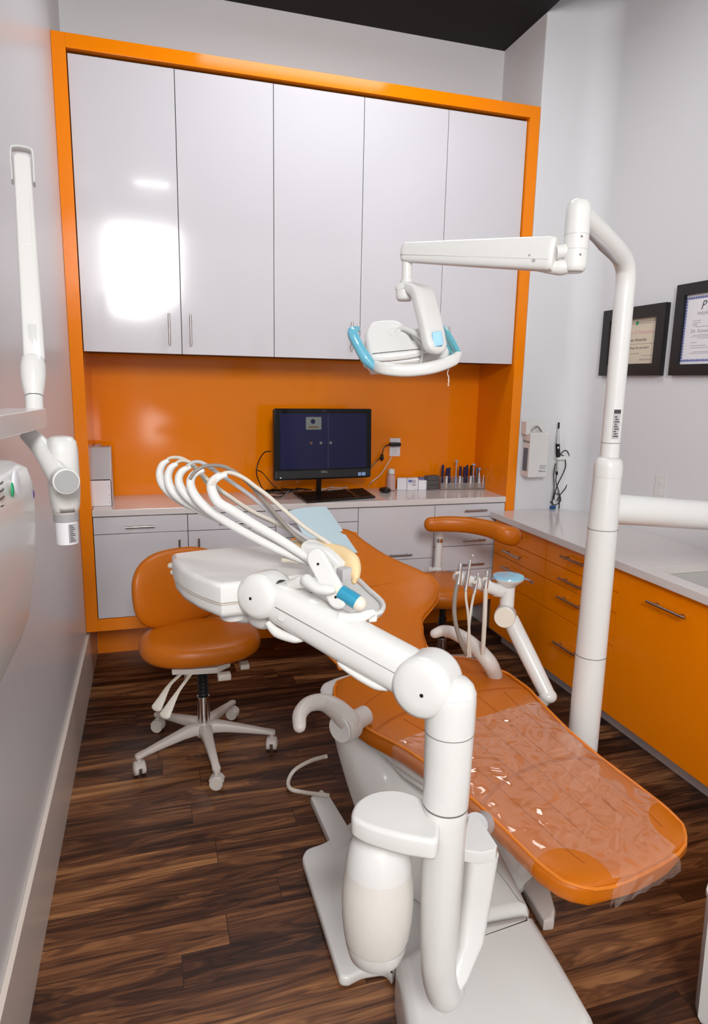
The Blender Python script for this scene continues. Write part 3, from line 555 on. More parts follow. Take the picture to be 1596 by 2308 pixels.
# ------------------------------------------------------------ dental chair
CO, CA, CL = V(1.40, -1.60, 0), V(0.215, -0.977, 0), V(0.977, 0.215, 0)
def CH(s, t, z): return CO+CA*s+CL*t+V(0, 0, z)
def interp(tab, s):
    if s <= tab[0][0]: return tab[0][1:]
    for a, b in zip(tab[:-1], tab[1:]):
        if s <= b[0]: k = (s-a[0])/(b[0]-a[0]); return [x*(1-k)+y*k for x, y in zip(a[1:], b[1:])]
    return tab[-1][1:]
SEAT = [(-0.41, 0.20, 0.485, 0.05), (-0.38, 0.29, 0.495, 0.08), (-0.28, 0.36, 0.50, 0.095), (-0.12, 0.39, 0.50, 0.10), (0.02, 0.37, 0.50, 0.10), (0.15, 0.325, 0.495, 0.10), (0.30, 0.29, 0.482, 0.098), (0.45, 0.272, 0.467, 0.095), (0.62, 0.268, 0.450, 0.09), (0.72, 0.266, 0.438, 0.09), (0.78, 0.248, 0.431, 0.09), (0.815, 0.215, 0.426, 0.087), (0.838, 0.16, 0.421, 0.075), (0.845, 0.10, 0.415, 0.06)]
EX = 3.4
def seat_top(s, t):
    hw, zt, th = interp(SEAT, s); q = min(1, abs(t/hw)); return zt-th/2+th/2*(1-q**EX)**(1/EX)
t = thing('dental_chair', 'orange upholstered dental chair reclined on a white base', 'dental chair', (1.30, -1.70, 0))
chair = t
bm = NB(); R = []
ss = [-0.41+i*(0.845+0.41)/50 for i in range(51)]
for s in ss:
    hw, zt, th = interp(SEAT, s); R.append(ring(CH(s, 0, zt-th/2), CL, V(0, 0, 1), hw, th/2, 40, EX))
loft(bm, R); obj('seat_cushion', bm, LEATHER, t, 60)
def edge_line(off, dz, s0=-0.40, s1=0.84, n=26):
    a = [s0+(s1-s0)*i/n for i in range(n+1)]
    L = [CH(s, -(interp(SEAT, s)[0]+off), interp(SEAT, s)[1]+dz) for s in a]+[CH(s, interp(SEAT, s)[0]+off, interp(SEAT, s)[1]+dz) for s in reversed(a)]
    return L
bm = NB(); tube(bm, edge_line(-0.012, -0.018), 0.0055, 3, 8, closed=True); obj('piping', bm, PIPING, t)
bm = NB()
def on_top(s, q, dz=0.0006): hw = interp(SEAT, s)[0]; return CH(s, q*hw, seat_top(s, q*hw)+dz)
for s0 in (0.02, 0.47):
    for d in (0, 0.008): tube(bm, [on_top(s0+d-0.05*(1-abs(k/8)**2), k/8*0.93) for k in range(-8, 9)], 0.0011, 3, 6)
for q in (-0.62, 0.62): tube(bm, [on_top(s, q) for s in [0.02+0.05*k for k in range(16)]], 0.0010, 3, 6)
for q in (-0.3, 0.0, 0.3): tube(bm, [on_top(s, q, 0.0003) for s in [0.0+0.05*k for k in range(15)]], 0.0012, 3, 6)
tube(bm, [on_top(-0.10-0.12*(1-abs(k/8)**2), k/8*0.9) for k in range(-8, 9)], 0.0012, 3, 6)
obj('stitching', bm, mat('stitch_shadow', (0.33, 0.075, 0.004), 0.6), t)
BACK = [(-0.445, 0.478, 0.17, 0.03), (-0.47, 0.488, 0.215, 0.06), (-0.55, 0.520, 0.245, 0.075), (-0.61, 0.553, 0.28, 0.08), (-0.66, 0.582, 0.385, 0.075), (-0.71, 0.612, 0.425, 0.07), (-0.78, 0.660, 0.425, 0.07), (-0.85, 0.718, 0.36, 0.075), (-0.93, 0.790, 0.265, 0.08), (-1.0, 0.855, 0.195, 0.08), (-1.06, 0.905, 0.15, 0.06), (-1.08, 0.92, 0.10, 0.03)]
def back_frame(i_s):
    z, hw, th = interp(sorted(BACK), i_s); z2 = interp(sorted(BACK), i_s+0.01)[0]
    tng = (CA*0.01+V(0, 0, z2-z)).normalized(); nrm = CL.cross(tng); nrm = nrm if nrm.z > 0 else -nrm
    return CO+CA*i_s+V(0, 0, z), nrm, hw, th
bm = NB(); R = []
for i in range(41):
    s = -0.445-(1.08-0.445)*i/40; c, nr, hw, th = back_frame(s)
    r = ring(c, CL, nr, hw, th/2, 36, 3.0)
    for p in r:
        k = (p-c).dot(CL); p += nr*0.9*max(0, abs(k)-0.12)**2
    R.append(r)
loft(bm, R); obj('backrest_cushion', bm, LEATHER, t, 60)
bm = NB(); L = []
for sg in (-1, 1):
    q = []
    for i in range(21):
        s = -0.455-(1.06-0.455)*i/20; c, nr, hw, th = back_frame(s); q.append(c+CL*sg*(hw+0.001)+nr*(0.9*max(0, hw-0.12)**2-0.004))
    L += q if sg < 0 else q[::-1]
tube(bm, L, 0.006, 3, 8, closed=True); obj('piping', bm, PIPING, t)
bm = NB(); tube(bm, [back_frame(-0.80)[0]+CL*k*0.04+back_frame(-0.80)[1]*(0.036*(1-abs(k/10.5)**4)+0.9*max(0, abs(k*0.04)-0.12)**2) for k in range(-9, 10)], 0.0014, 3, 6); obj('stitching', bm, mat('stitch_shadow', (0.33, 0.075, 0.004), 0.6), t)
bm = NB(); R = []
for s, z, hw, th in ((-1.03, 0.845, 0.08, 0.02), (-1.05, 0.855, 0.10, 0.04), (-1.12, 0.875, 0.105, 0.05), (-1.19, 0.89, 0.10, 0.045), (-1.22, 0.895, 0.07, 0.02)): R.append(ring(CH(s, 0, z), CL, (V(0, 0, 1)+CA*0.5).normalized(), hw, th/2, 28, 2.6))
loft(bm, R); obj('headrest', bm, LEATHER, t, 60, sub=1)
bm = NB(); R = []
for s, z, hw in ((-0.36, 0.40, 0.10), (-0.5, 0.44, 0.17), (-0.7, 0.535, 0.20), (-0.85, 0.645, 0.17), (-0.98, 0.765, 0.12)): R.append(ring(CH(s, 0, z), CL, (V(0, 0, 1)+CA*0.6).normalized(), hw, 0.03, 24, 2.6))
loft(bm, R); obj('back_shell', bm, WHITE, t, 60, sub=1)
# shells below the seat
bm = NB(); R = []
for s, hw, zc, hz in ((-0.44, 0.27, 0.452, 0.008), (-0.43, 0.33, 0.45, 0.030), (-0.36, 0.372, 0.445, 0.04), (-0.25, 0.37, 0.435, 0.042), (-0.05, 0.335, 0.400, 0.045), (0.15, 0.30, 0.385, 0.045), (0.35, 0.25, 0.375, 0.038), (0.5, 0.16, 0.375, 0.025), (0.55, 0.10, 0.372, 0.012)): R.append(ring(CH(s, 0, zc), CL, V(0, 0, 1), hw, hz, 32, 2.6))
loft(bm, R); obj('seat_shell', bm, WHITE, t, 60, sub=1)
bm = NB(); R = []
for s, hw, zc, hz in ((-0.15, 0.20, 0.36, 0.02), (0.0, 0.28, 0.345, 0.038), (0.2, 0.25, 0.335, 0.038), (0.4, 0.16, 0.34, 0.025), (0.45, 0.1, 0.34, 0.01)): R.append(ring(CH(s, -0.02, zc), CL, V(0, 0, 1), hw, hz, 32, 2.6))
loft(bm, R); obj('lower_shell', bm, WHITE, t, 60, sub=1)
# lift column
bm = NB(); R = []
for z, s, tt, rs, rt in ((0.405, -0.19, -0.06, 0.17, 0.31), (0.36, -0.17, -0.07, 0.18, 0.30), (0.28, -0.11, -0.07, 0.20, 0.30), (0.18, -0.0, -0.07, 0.25, 0.30), (0.10, 0.09, -0.08, 0.27, 0.285), (0.045, 0.16, -0.09, 0.28, 0.275), (0.02, 0.17, -0.09, 0.29, 0.28)): R.append(ring(CH(s, tt-0.01, z), CA, CL, rs, rt, 36, 2.8))
loft(bm, R); obj('lift_column', bm, WHITE, t, 60, sub=1)
# floor plates
bm = NB()
prism(bm, rnd([(0.8185,-1.6779,0.0200), (0.8421,-1.6429,0.0200), (0.9185,-1.6282,0.0200), (1.0573,-1.5262,0.0200), (1.5890,-1.7497,0.0200), (1.2289,-2.1453,0.0200), (0.9861,-2.1728,0.0200), (0.9568,-2.2163,0.0200), (0.9485,-2.1773,0.0200), (0.8812,-2.1703,0.0200), (0.8387,-2.1831,0.0200), (0.8162,-2.1725,0.0200)], 0.03), 0.001, 0.035, 0.010)
obj('floor_plate', bm, WHITE, t, 50)
bm = NB(); prism(bm, [(0.9233,-1.3636,0.0300), (0.9783,-1.3243,0.0300), (0.9993,-1.3842,0.0300), (1.0243,-1.6342,0.0300), (0.9337,-1.6929,0.0300)], 0.001, 0.039, 0.008); obj('foot_bracket', bm, WHITE, t)
bm = NB(); prism(bm, [(1.3514,-1.8168,0.1500), (1.4523,-1.8196,0.1500), (1.3930,-2.1916,0.1500), (1.3775,-2.2048,0.1500), (1.1941,-2.1997,0.1500), (1.1089,-2.2054,0.1500), (1.1340,-2.0179,0.1500)], 0.02, 0.15, 0.03); obj('base_cover', bm, WHITE, t, 60)
bm = NB(); prism(bm, [(1.6205,-1.8340,0.0300), (1.5986,-1.9543,0.0300), (1.5269,-2.1346,0.0300), (1.4996,-2.1666,0.0300), (1.4664,-2.1626,0.0300), (1.4886,-1.9240,0.0300)], 0.001, 0.05, 0.012); obj('floor_plate', bm, GREYW, t, 50)
bm = NB(); prism(bm, [(0.9406,-2.2763,0.1500), (0.9911,-2.2498,0.1500), (1.0974,-2.2307,0.1500), (1.2386,-2.2220,0.1500), (1.3562,-2.2280,0.1500), (1.3740,-2.2464,0.1500), (1.3627,-2.4046,0.1500), (1.3458,-2.5615,0.1500), (1.2737,-2.6718,0.1500), (1.0633,-2.7409,0.1500), (0.8893,-2.6911,0.1500), (0.8818,-2.5400,0.1500)], 0.003, 0.165, 0.035, bot=0.005); obj('junction_box_cover', bm, WHITE, t, 60)
# left armrest
bm = NB()
tube(bm, [(0.7947,-1.7411,0.5600), (0.8066,-1.6924,0.5750), (0.8440,-1.6527,0.5850), (0.8977,-1.6403,0.5800), (0.9406,-1.6666,0.5600), (0.9719,-1.6951,0.5300)], [0.021, 0.024, 0.026, 0.03, 0.036, 0.04], 6, 16, flat=1.0, round_ends=True)
arml = obj('armrest', bm, GREYW, t, 60)
c = Vector((0.9513,-1.6977,0.5100)); ax = V(-0.80, -0.52, 0.02).normalized()
bm = NB(); cyl(bm, c-ax*0.05, c+ax*0.012, 0.052, n=32, bev=0.008); cyl(bm, c-ax*0.12, c-ax*0.05, 0.035, n=24); obj('hinge', bm, GREYW, arml)
c2 = Vector((0.9226,-1.6902,0.5100)); bm = NB(); cyl(bm, c+ax*0.012, c+ax*0.018, 0.045, n=32, bev=0.002); obj('hinge_cap', bm, WHITE, arml)
bm = NB(); tube(bm, [(1.4802,-1.2427,0.6200), (1.5181,-1.2474,0.6300), (1.5553,-1.2977,0.6300), (1.5916,-1.3690,0.6100), (1.6215,-1.4496,0.5700), (1.6659,-1.4309,0.5000)], [0.020, 0.024, 0.028, 0.03, 0.032, 0.032], 6, 16, round_ends=True); obj('armrest', bm, GREYW, t, 60)
# bib, film, cord
bm = NB(); C4 = [Vector((1.0182,-0.4600,1.0097)), Vector((1.2228,-0.4000,1.0116)), Vector((1.3040,-0.7000,0.8428)), Vector((1.0796,-0.7400,0.8548))]
nb = 8; g = []
for i in range(nb+1):
    row = []
    for j in range(nb+1):
        u, v = i/nb, j/nb; p = (C4[0]*(1-u)+C4[1]*u)*(1-v)+(C4[3]*(1-u)+C4[2]*u)*v; row.append(p+V(0, 0, 0.006*math.sin(u*PI)+0.002*math.sin(v*5)))
    g.append(row)
vt = [[bm.verts.new(p+V(0, 0, 0.003)) for p in r] for r in g]; vb = [[bm.verts.new(p-V(0, 0, 0.001)) for p in r] for r in g]
for i in range(nb):
    for j in range(nb): bm.faces.new((vt[i][j], vt[i+1][j], vt[i+1][j+1], vt[i][j+1])); bm.faces.new((vb[i][j], vb[i][j+1], vb[i+1][j+1], vb[i+1][j]))
for i in range(nb):
    bm.faces.new((vt[i][0], vb[i][0], vb[i+1][0], vt[i+1][0])); bm.faces.new((vt[i][nb], vt[i+1][nb], vb[i+1][nb], vb[i][nb])); bm.faces.new((vt[0][i], vt[0][i+1], vb[0][i+1], vb[0][i])); bm.faces.new((vt[nb][i], vb[nb][i], vb[nb][i+1], vt[nb][i+1]))
tag(origin(obj('paper_bib', bm, BIB), C4[3]), 'pale blue paper bib laid over the head of the dental chair', 'bib')
bm = NB(); NS, NT = 90, 60; vv = {}; ins = {}; snap = {}
for i in range(NS+1):
    s = 0.13+(0.842-0.13)*i/NS
    for j in range(NT+1):
        q = -1+2*j/NT; hw, zt, th = interp(SEAT, s); d = max(0, abs(q)-0.86)/0.14; tt = q/0.86 if abs(q) < 0.86 else math.copysign(1, q)
        tt *= (hw+0.003) ; z = seat_top(s, min(abs(tt), hw*0.995))+0.004+0.0025*math.sin(s*23+3*q)*math.sin(q*6+s*9)+0.0012*math.sin(s*60+q*14)
        uu = tt; sc = s; ins[i, j] = False
        for sg in (-1, 1):
            e2 = math.hypot((s-0.80)/0.105, (tt-sg*0.235)/0.115)
            if e2 < 1: ins[i, j] = True; sc = 0.80+(s-0.80)/max(e2, 0.05); uu = sg*0.235+(tt-sg*0.235)/max(e2, 0.05)
        if ins[i, j] and abs(uu) < hw and sc < 0.835: near = math.hypot(sc-s, uu-tt) < 0.02
        else: near = False
        snap[i, j] = near
        if near: s_, t_ = sc, uu; z = seat_top(s_, min(abs(t_), interp(SEAT, s_)[0]*0.995))+0.004; vv[i, j] = bm.verts.new(CH(s_, t_, z)); continue
        z -= 0.055*d*d; vv[i, j] = bm.verts.new(CH(s+0.012*math.sin(q*3+1) if i == 0 else s, tt+math.copysign(0.004*d, q), z))
# the hem folds over the toe end
for j in range(NT+1):
    q = -1+2*j/NT; b = vv[NS, j].co
    b = V(b.x, b.y, max(b.z, 0.385)); vv[NS+1, j] = bm.verts.new(b+CA*0.010-V(0, 0, 0.012)); vv[NS+2, j] = bm.verts.new(V(b.x, b.y, 0.352+0.003*math.sin(q*17))+CA*0.012)
for i in range(NS+2):
    for j in range(NT):
        s = 0.13+(0.842-0.13)*(i+0.5)/NS; q = -1+2*(j+0.5)/NT; hw = interp(SEAT, min(s, 0.84))[0]
        tt = q*hw/0.86
        K4 = [(i, j), (i+1, j), (i+1, j+1), (i, j+1)]
        if all(ins.get(k, ins.get((NS, k[1]))) for k in K4) or any(ins.get(k, ins.get((NS, k[1]))) and not snap.get(k, False) for k in K4): continue
        bm.faces.new((vv[i, j], vv[i+1, j], vv[i+1, j+1], vv[i, j+1]))
loose = [v for v in bm.verts if not v.link_faces]; bmesh.ops.delete(bm, geom=loose, context='VERTS')
tag(origin(obj('plastic_cover', bm, FILM, None, 80), CH(0.5, 0, 0.48)), 'clear crinkled plastic cover over the foot end of the dental chair', 'plastic cover')
bm = NB(); tube(bm, [(1.0027,-1.2949,0.1600), (0.9575,-1.2149,0.1000), (0.9019,-1.1682,0.0400), (0.8654,-1.2088,0.0200), (0.8632,-1.2653,0.0200), (0.9005,-1.3047,0.0250), (0.9447,-1.3856,0.0600), (0.9767,-1.4337,0.0800)], 0.0085, n=10)
tag(obj('hose', bm, HOSE), 'thick white hose looping over the floor left of the dental chair base', 'hose')
# ------------------------------------------------------------ stools
def caster(parent, p, ang):
    bm = NB(); d = V(math.cos(ang), math.sin(ang), 0); n = V(-d.y, d.x, 0)
    for s in (-1, 1): cyl(bm, p+n*s*0.006+V(0, 0, 0.029), p+n*s*0.024+V(0, 0, 0.029), 0.028, n=22, bev=0.004)
    c = obj('caster', bm, GREYW, parent)
    bm = NB(); cyl(bm, p+V(0, 0, 0.048), p+V(0, 0, 0.085), 0.010, n=12)
    R = [ring(p+V(0, 0, 0.029)+(d*math.cos(a)+V(0, 0, math.sin(a)))*0.030, n, d*math.cos(a)+V(0, 0, math.sin(a)), 0.020, 0.003, 12, 4) for a in [PI*k/8 for k in range(1, 8)]]
    loft(bm, R); obj('caster_hood', bm, GREYW, c)
    bm = NB(); cyl(bm, p+n*0.024+V(0, 0, 0.029), p+n*0.0255+V(0, 0, 0.029), 0.016, n=16); cyl(bm, p-n*0.024+V(0, 0, 0.029), p-n*0.0255+V(0, 0, 0.029), 0.016, n=16); obj('hub_cap', bm, HOSE, c)
def stool(lab, cx, cy, a0, zs, twists):
    t = thing('dental_stool', lab, 'stool', (cx, cy, 0), 'dental stools'); bm = NB()
    for k in range(5):
        a = math.radians(a0+72*k); d = V(math.cos(a), math.sin(a), 0); n = V(-d.y, d.x, 0); R = []
        for r, z, hw, hz in ((0.012, 0.105, 0.038, 0.030), (0.05, 0.120, 0.029, 0.027), (0.10, 0.116, 0.023, 0.023), (0.19, 0.103, 0.019, 0.017), (0.27, 0.090, 0.016, 0.012), (0.305, 0.084, 0.018, 0.011), (0.317, 0.083, 0.011, 0.009)): R.append(ring(V(cx, cy, z)+d*r, n, V(0, 0, 1), hw, hz, 14, 3.2))
        loft(bm, R)
    lathe(bm, [(0.030, 0.075), (0.040, 0.085), (0.040, 0.130), (0.034, 0.142)], (cx, cy, 0), n=28); obj('star_base', bm, GREYW, t, 50)
    for k in range(5): a = math.radians(a0+72*k); caster(t, V(cx+0.302*math.cos(a), cy+0.302*math.sin(a), 0), a+twists[k])
    bm = NB(); cyl(bm, (cx, cy, 0.055), (cx, cy, 0.08), 0.016); cyl(bm, (cx, cy, 0.13), (cx, cy, 0.268), 0.027, n=24, bev=0.002); obj('gas_lift', bm, CHROME, t)
    bm = NB()
    for k in range(7): lathe(bm, [(0.019, 0.268+k*0.017), (0.026, 0.276+k*0.017), (0.019, 0.285+k*0.017)], (cx, cy, 0), n=20)
    cyl(bm, (cx, cy, 0.268), (cx, cy, zs-0.07), 0.018); obj('column_bellows', bm, BLACK, t)
    return t
def seat_pad(t, c, rx, ry, rot, th, e=2.4, name='seat'):
    x = V(math.cos(rot), math.sin(rot), 0); y = V(-x.y, x.x, 0); R = []
    for q, h in ((0.55, -1), (0.86, -0.92), (0.97, -0.55), (1.0, 0.0), (0.975, 0.5), (0.90, 0.85), (0.7, 1.0), (0.4, 1.02), (0.12, 0.98)): R.append(ring(Vector(c)+V(0, 0, h*th/2), x, y, rx*q, ry*q, 40, e))
    bm = NB(); loft(bm, R); return obj(name, bm, LEATHER, t, 70, sub=1)
def back_pad(t, c, face, w, h, th, curve=0.9, e=2.7, tilt=0.1):
    f = Vector(face).normalized(); r = V(-f.y, f.x, 0); u = (V(0, 0, 1)-f*tilt).normalized(); R = []
    for q, d in ((0.6, -1), (0.88, -0.9), (0.98, -0.45), (1, 0), (0.98, 0.45), (0.9, 0.85), (0.65, 1), (0.3, 1.0), (0.08, 1.0)):
        rr = ring(V(0, 0, 0), r, u, w*q, h*q, 44, e)
        for i, p in enumerate(rr): k = p.dot(r); rr[i] = p+Vector(c)+f*(d*th/2+curve*k*k)
        R.append(rr)
    bm = NB(); loft(bm, R); return obj('backrest', bm, LEATHER, t, 70, sub=1)
t = stool('orange padded stool with a tall backrest on five casters, near the left wall', 0.553, -0.85, 59, 0.54, (1.6, 0.4, 1.4, 1.2, 1.5))
seat_pad(t, (0.548, -0.85, 0.520), 0.262, 0.205, 0.05, 0.105)
back_pad(t, (0.4669,-0.6600,0.7193), (0.42, -0.90, 0), 0.235, 0.178, 0.07, 0.7, tilt=0.12)
bm = NB(); prism(bm, [(0.42, -1.0), (0.50, -1.02), (0.60, -1.03), (0.66, -0.98), (0.68, -0.75), (0.42, -0.72)], 0.445, 0.472, 0.006); obj('seat_plate', bm, GREYW, t)
for dy, ex in ((0.0, 0.0), (-0.07, 0.03)):
    bm = NB(); tube(bm, [(0.47+ex, -0.98+dy*0.3, 0.450), (0.41+ex, -1.03+dy, 0.42), (0.372+ex, -1.07+dy, 0.375), (0.355+ex, -1.085+dy, 0.352)], [0.008, 0.008, 0.018, 0.023], 5, 12, flat=0.35, up=(1, -0.4, 0), round_ends=True); obj('lever', bm, HOSE, t, 60)
bm = NB(); box(bm, (0.60, -1.065, 0.425), (0.655, -1.02, 0.45), 0.006); obj('lever', bm, HOSE, t); bm = NB(); box(bm, (0.70, -1.0, 0.435), (0.74, -0.95, 0.458), 0.006); obj('lever', bm, HOSE, t)
bm = NB(); tube(bm, [(0.49, -0.74, 0.30), (0.49, -0.74, 0.40)], 0.014, n=12); tube(bm, [(0.49, -0.74, 0.41), (0.46, -0.64, 0.45), (0.44, -0.60, 0.62), (0.43, -0.59, 0.72)], 0.012, n=12, flat=2, up=(1, 0.4, 0)); obj('back_bracket', bm, CHROME, t)
t = stool('orange padded assistant stool with a curved torso arm, in the far right corner', 1.875, -0.47, 20, 0.52, (0.3, 1.1, 0.7, 1.9, 1.3))
seat_pad(t, (1.875, -0.47, 0.545), 0.235, 0.225, 0.1, 0.11)
bm = NB(); box(bm, (1.77, -0.57, 0.468), (1.98, -0.37, 0.490), 0.008); tube(bm, [(1.97, -0.45, 0.475), (2.06, -0.40, 0.46), (2.12, -0.30, 0.46)], 0.03, n=12, flat=0.4, up=(0, 0, 1)); obj('seat_plate', bm, STICKER, t)
p0 = Vector((1.9691,-0.1700,0.5490)); p1 = V(p0.x+0.004, p0.y, 0.845)
bm = NB(); cyl(bm, p0-V(0, 0, 0.10), p0+(p1-p0)*0.62, 0.021, n=20); cyl(bm, p0, p0+V(0, 0, 0.03), 0.030, n=20, bev=0.004); cyl(bm, p0+(p1-p0)*0.70, p1, 0.025, n=20); box(bm, p1+V(-0.055, -0.03, -0.004), p1+V(0.06, 0.03, 0.006), 0.004); a = obj('arm_post', bm, WHITE, t)
bm = NB(); cyl(bm, p0+(p1-p0)*0.62, p0+(p1-p0)*0.70, 0.020, n=20); obj('collar', bm, CHROME, a)
bm = NB(); cyl(bm, p0+V(-0.02, -0.01, 0.02), p0+V(-0.055, -0.02, 0.02), 0.008); cyl(bm, p0+V(-0.055, -0.022, -0.01), p0+V(-0.055, -0.022, 0.04), 0.012, bev=0.004); obj('knob', bm, WHITE, a)
bm = NB(); tube(bm, [(1.8285,-0.3559,0.8850), (1.9250,-0.3779,0.8880), (2.0315,-0.4349,0.8880), (2.1054,-0.5253,0.8820), (2.1449,-0.5999,0.8700), (2.1882,-0.6181,0.8600)], [0.040, 0.043, 0.044, 0.045, 0.050, 0.052], 6, 20, flat=0.8, up=(0, 0, 1), round_ends=True, e=2.5); obj('torso_arm', bm, LEATHER, t, 70)
# ------------------------------------------------------------ delivery unit (post, arm, instrument table)
PX, PY = 0.925, -2.55
t = thing('delivery_unit', 'white delivery unit: post, jointed arm and instrument table over the chair', 'delivery unit', (PX, PY, 0.17))
bm = NB()
tube(bm, [(PX, PY, 0.80), (PX, PY, 0.60), (PX+0.001, PY, 0.47), (PX+0.006, PY+0.003, 0.390), (PX+0.026, PY+0.014, 0.318), (PX+0.055, PY+0.032, 0.300)], [0.0455, 0.043, 0.040, 0.038, 0.037, 0.030], 8, 28, round_ends=True)
obj('lower_post', bm, WHITE, t, 60)
bm = NB(); lathe(bm, [(0.0440, 0.801), (0.0465, 0.803), (0.0475, 0.86), (0.0495, 0.98), (0.0495, 1.05)], (PX, PY, 0), n=40); obj('post_sleeve', bm, WHITE, t, 60)
bm = NB(); lathe(bm, [(0.0460, 0.7985), (0.0460, 0.8015)], (PX, PY, 0), n=40); lathe(bm, [(0.0500, 0.965), (0.0500, 0.9662)], (PX, PY, 0), n=40); obj('joint_line', bm, SEAM, t)
bm = NB(); lathe(bm, [(0.0500, 0.967), (0.0505, 1.03), (0.0495, 1.048), (0.044, 1.064), (0.034, 1.074), (0.018, 1.080), (0.001, 1.081)], (PX, PY, 0), n=40)
C1 = Vector((0.8861,-2.5185,1.0582)); C2 = Vector((0.6060,-2.2381,1.1764)); D = (C2-C1).normalized()
Nn = V(-0.60, -0.80, 0.02).normalized(); Nn = (Nn-D*Nn.dot(D)).normalized(); Uu = D.cross(Nn).normalized(); Uu = Uu if Uu.z > 0 else -Uu
Dh = V(D.x, D.y, 0).normalized()
tube(bm, [(PX, PY, 1.035), C1*0.35+V(PX, PY, 1.035)*0.65, C1+V(0, 0, 0.01)-D*0.02], [0.044, 0.044, 0.042], 6, 24); obj('post_head', bm, WHITE, t, 60)
bm = NB(); lathe(bm, [(0.040, -0.058), (0.052, -0.055), (0.060, -0.044), (0.063, -0.03), (0.063, 0.026), (0.060, 0.040), (0.050, 0.048), (0.03, 0.0505), (0.005, 0.051)], C1, Nn, 44); dr = obj('shoulder_joint', bm, WHITE, t, 60)
bm = NB(); q = C1+Nn*0.0505-Uu*0.005-D*0.01; cyl(bm, q, q+Nn*0.001, 0.004, n=12); obj('screw_hole', bm, BLACK, dr)
A0 = C1+D*0.02; A1 = C2-D*0.03
bm = NB(); R = []
for k, (u_, v_) in ((0.0, (0.044, 0.036)), (0.08, (0.050, 0.041)), (0.5, (0.050, 0.041)), (0.93, (0.0465, 0.039)), (1.0, (0.042, 0.036))): R.append(ring(A0+(A1-A0)*k, Uu, Nn, u_, v_, 36, 2.7))
loft(bm, R); arm = obj('arm', bm, WHITE, t, 60)
bm = NB(); tube(bm, [A0+(A1-A0)*k+Nn*0.0408+Uu*0.004 for k in (0.10, 0.4, 0.7, 0.93)], 0.0008, 3, 6); obj('arm_seam', bm, SEAM, arm)
bm = NB(); q = A0+(A1-A0)*0.87+Nn*0.0405-Uu*0.010; cyl(bm, q, q+Nn*0.0012, 0.0095, n=24, bev=0.0004); obj('cap', bm, WHITE, arm)
bm = NB(); tube(bm, [A0+(A1-A0)*k+Nn*0.018-Uu*h for k, h in ((0.13, 0.046), (0.2, 0.052), (0.3, 0.053), (0.43, 0.050), (0.47, 0.044))], [0.006, 0.010, 0.010, 0.008, 0.004], 5, 10); obj('cable_rib', bm, WHITE, arm, 60); bm = NB(); tube(bm, [A0+(A1-A0)*k+Nn*0.018-Uu*h for k, h in ((0.72, 0.044), (0.78, 0.053), (0.9, 0.060), (0.98, 0.050))], [0.005, 0.010, 0.012, 0.008], 5, 10); obj('cable_rib', bm, WHITE, arm, 60)
bm = NB(); lathe(bm, [(0.030, -0.050), (0.044, -0.048), (0.050, -0.036), (0.052, -0.02), (0.052, 0.028), (0.049, 0.038), (0.036, 0.045), (0.01, 0.047)], C2, Nn, 40); ej = obj('elbow_joint', bm, WHITE, t, 60)
bm = NB(); q = C2+Nn*0.0468-Uu*0.004+D*0.006; cyl(bm, q, q+Nn*0.001, 0.0035, n=12); obj('screw_hole', bm, BLACK, ej)
bm = NB(); R = [ring(C2-D*0.030+D*0.008*math.sin(0), Uu, Nn, 0.046, 0.043, 36, 2.4), ring(C2-D*0.024, Uu, Nn, 0.046, 0.043, 36, 2.4)]; loft(bm, R); obj('joint_line', bm, BLACK, t)
# under-table swivel
bm = NB(); c = Vector((0.5815,-2.1379,1.1086)); ell(bm, c, 0.062, 0.05, 0.032); ell(bm, (0.6106,-2.1892,1.1096), 0.04, 0.04, 0.034); tube(bm, [c, c+V(0.02, 0, 0.06)], 0.035, n=20); obj('swivel_joint', bm, WHITE, t, 60)
bm = NB(); q = Vector((0.5474,-2.1587,1.1119)); cyl(bm, q+V(0, 0, -0.012), q+V(-0.003, -0.003, 0.018), 0.036, n=28, bev=0.008); obj('swivel_cap', bm, WHITE, t)
# instrument table
ZTb = 1.205
TB = [(0.4130,-1.9358,1.2050), (0.4140,-2.0074,1.2050), (0.4298,-2.0851,1.2050), (0.4582,-2.1561,1.2050), (0.4911,-2.2133,1.2050), (0.5076,-2.2341,1.2050), (0.5699,-2.2281,1.2050), (0.6522,-2.2189,1.2050), (0.7238,-2.2022,1.2050), (0.7597,-2.0847,1.2050), (0.7597,-1.9736,1.2050), (0.7231,-1.9151,1.2050), (0.6162,-1.8972,1.2050), (0.4851,-1.9136,1.2050)]
bm = NB(); prism(bm, TB, ZTb-0.046, ZTb, 0.012, bot=0.002); tb = obj('instrument_table', bm, WHITE, t, 50)
TB2 = TB; bm = NB(); prism(bm, [tuple(p) for p in inset([V(*q[:2], 0).to_2d() for q in (TB if sum(TB[i-1][0]*TB[i][1]-TB[i][0]*TB[i-1][1] for i in range(len(TB))) > 0 else TB[::-1])], 0.004)], ZTb-0.085, ZTb-0.049, 0.002, bot=0.016); obj('table_underside', bm, WHITE, t, 50)
bm = NB(); prism(bm, TB, ZTb-0.050, ZTb-0.0465, 0.0, bot=0); 
for q in ((0.4171,-1.9274,1.1500), (0.4327,-2.0310,1.1500), (0.4125,-1.8606,1.1500)): ell(bm, q, 0.010, 0.010, 0.008)
obj('rubber_rim', bm, HOSE, tb)
bm = NB(); q = Vector((0.5632,-2.2241,1.1804)); cyl(bm, q, q+V(0.0, -0.008, 0), 0.006, n=12); obj('lock_screw', bm, CHROME, t)
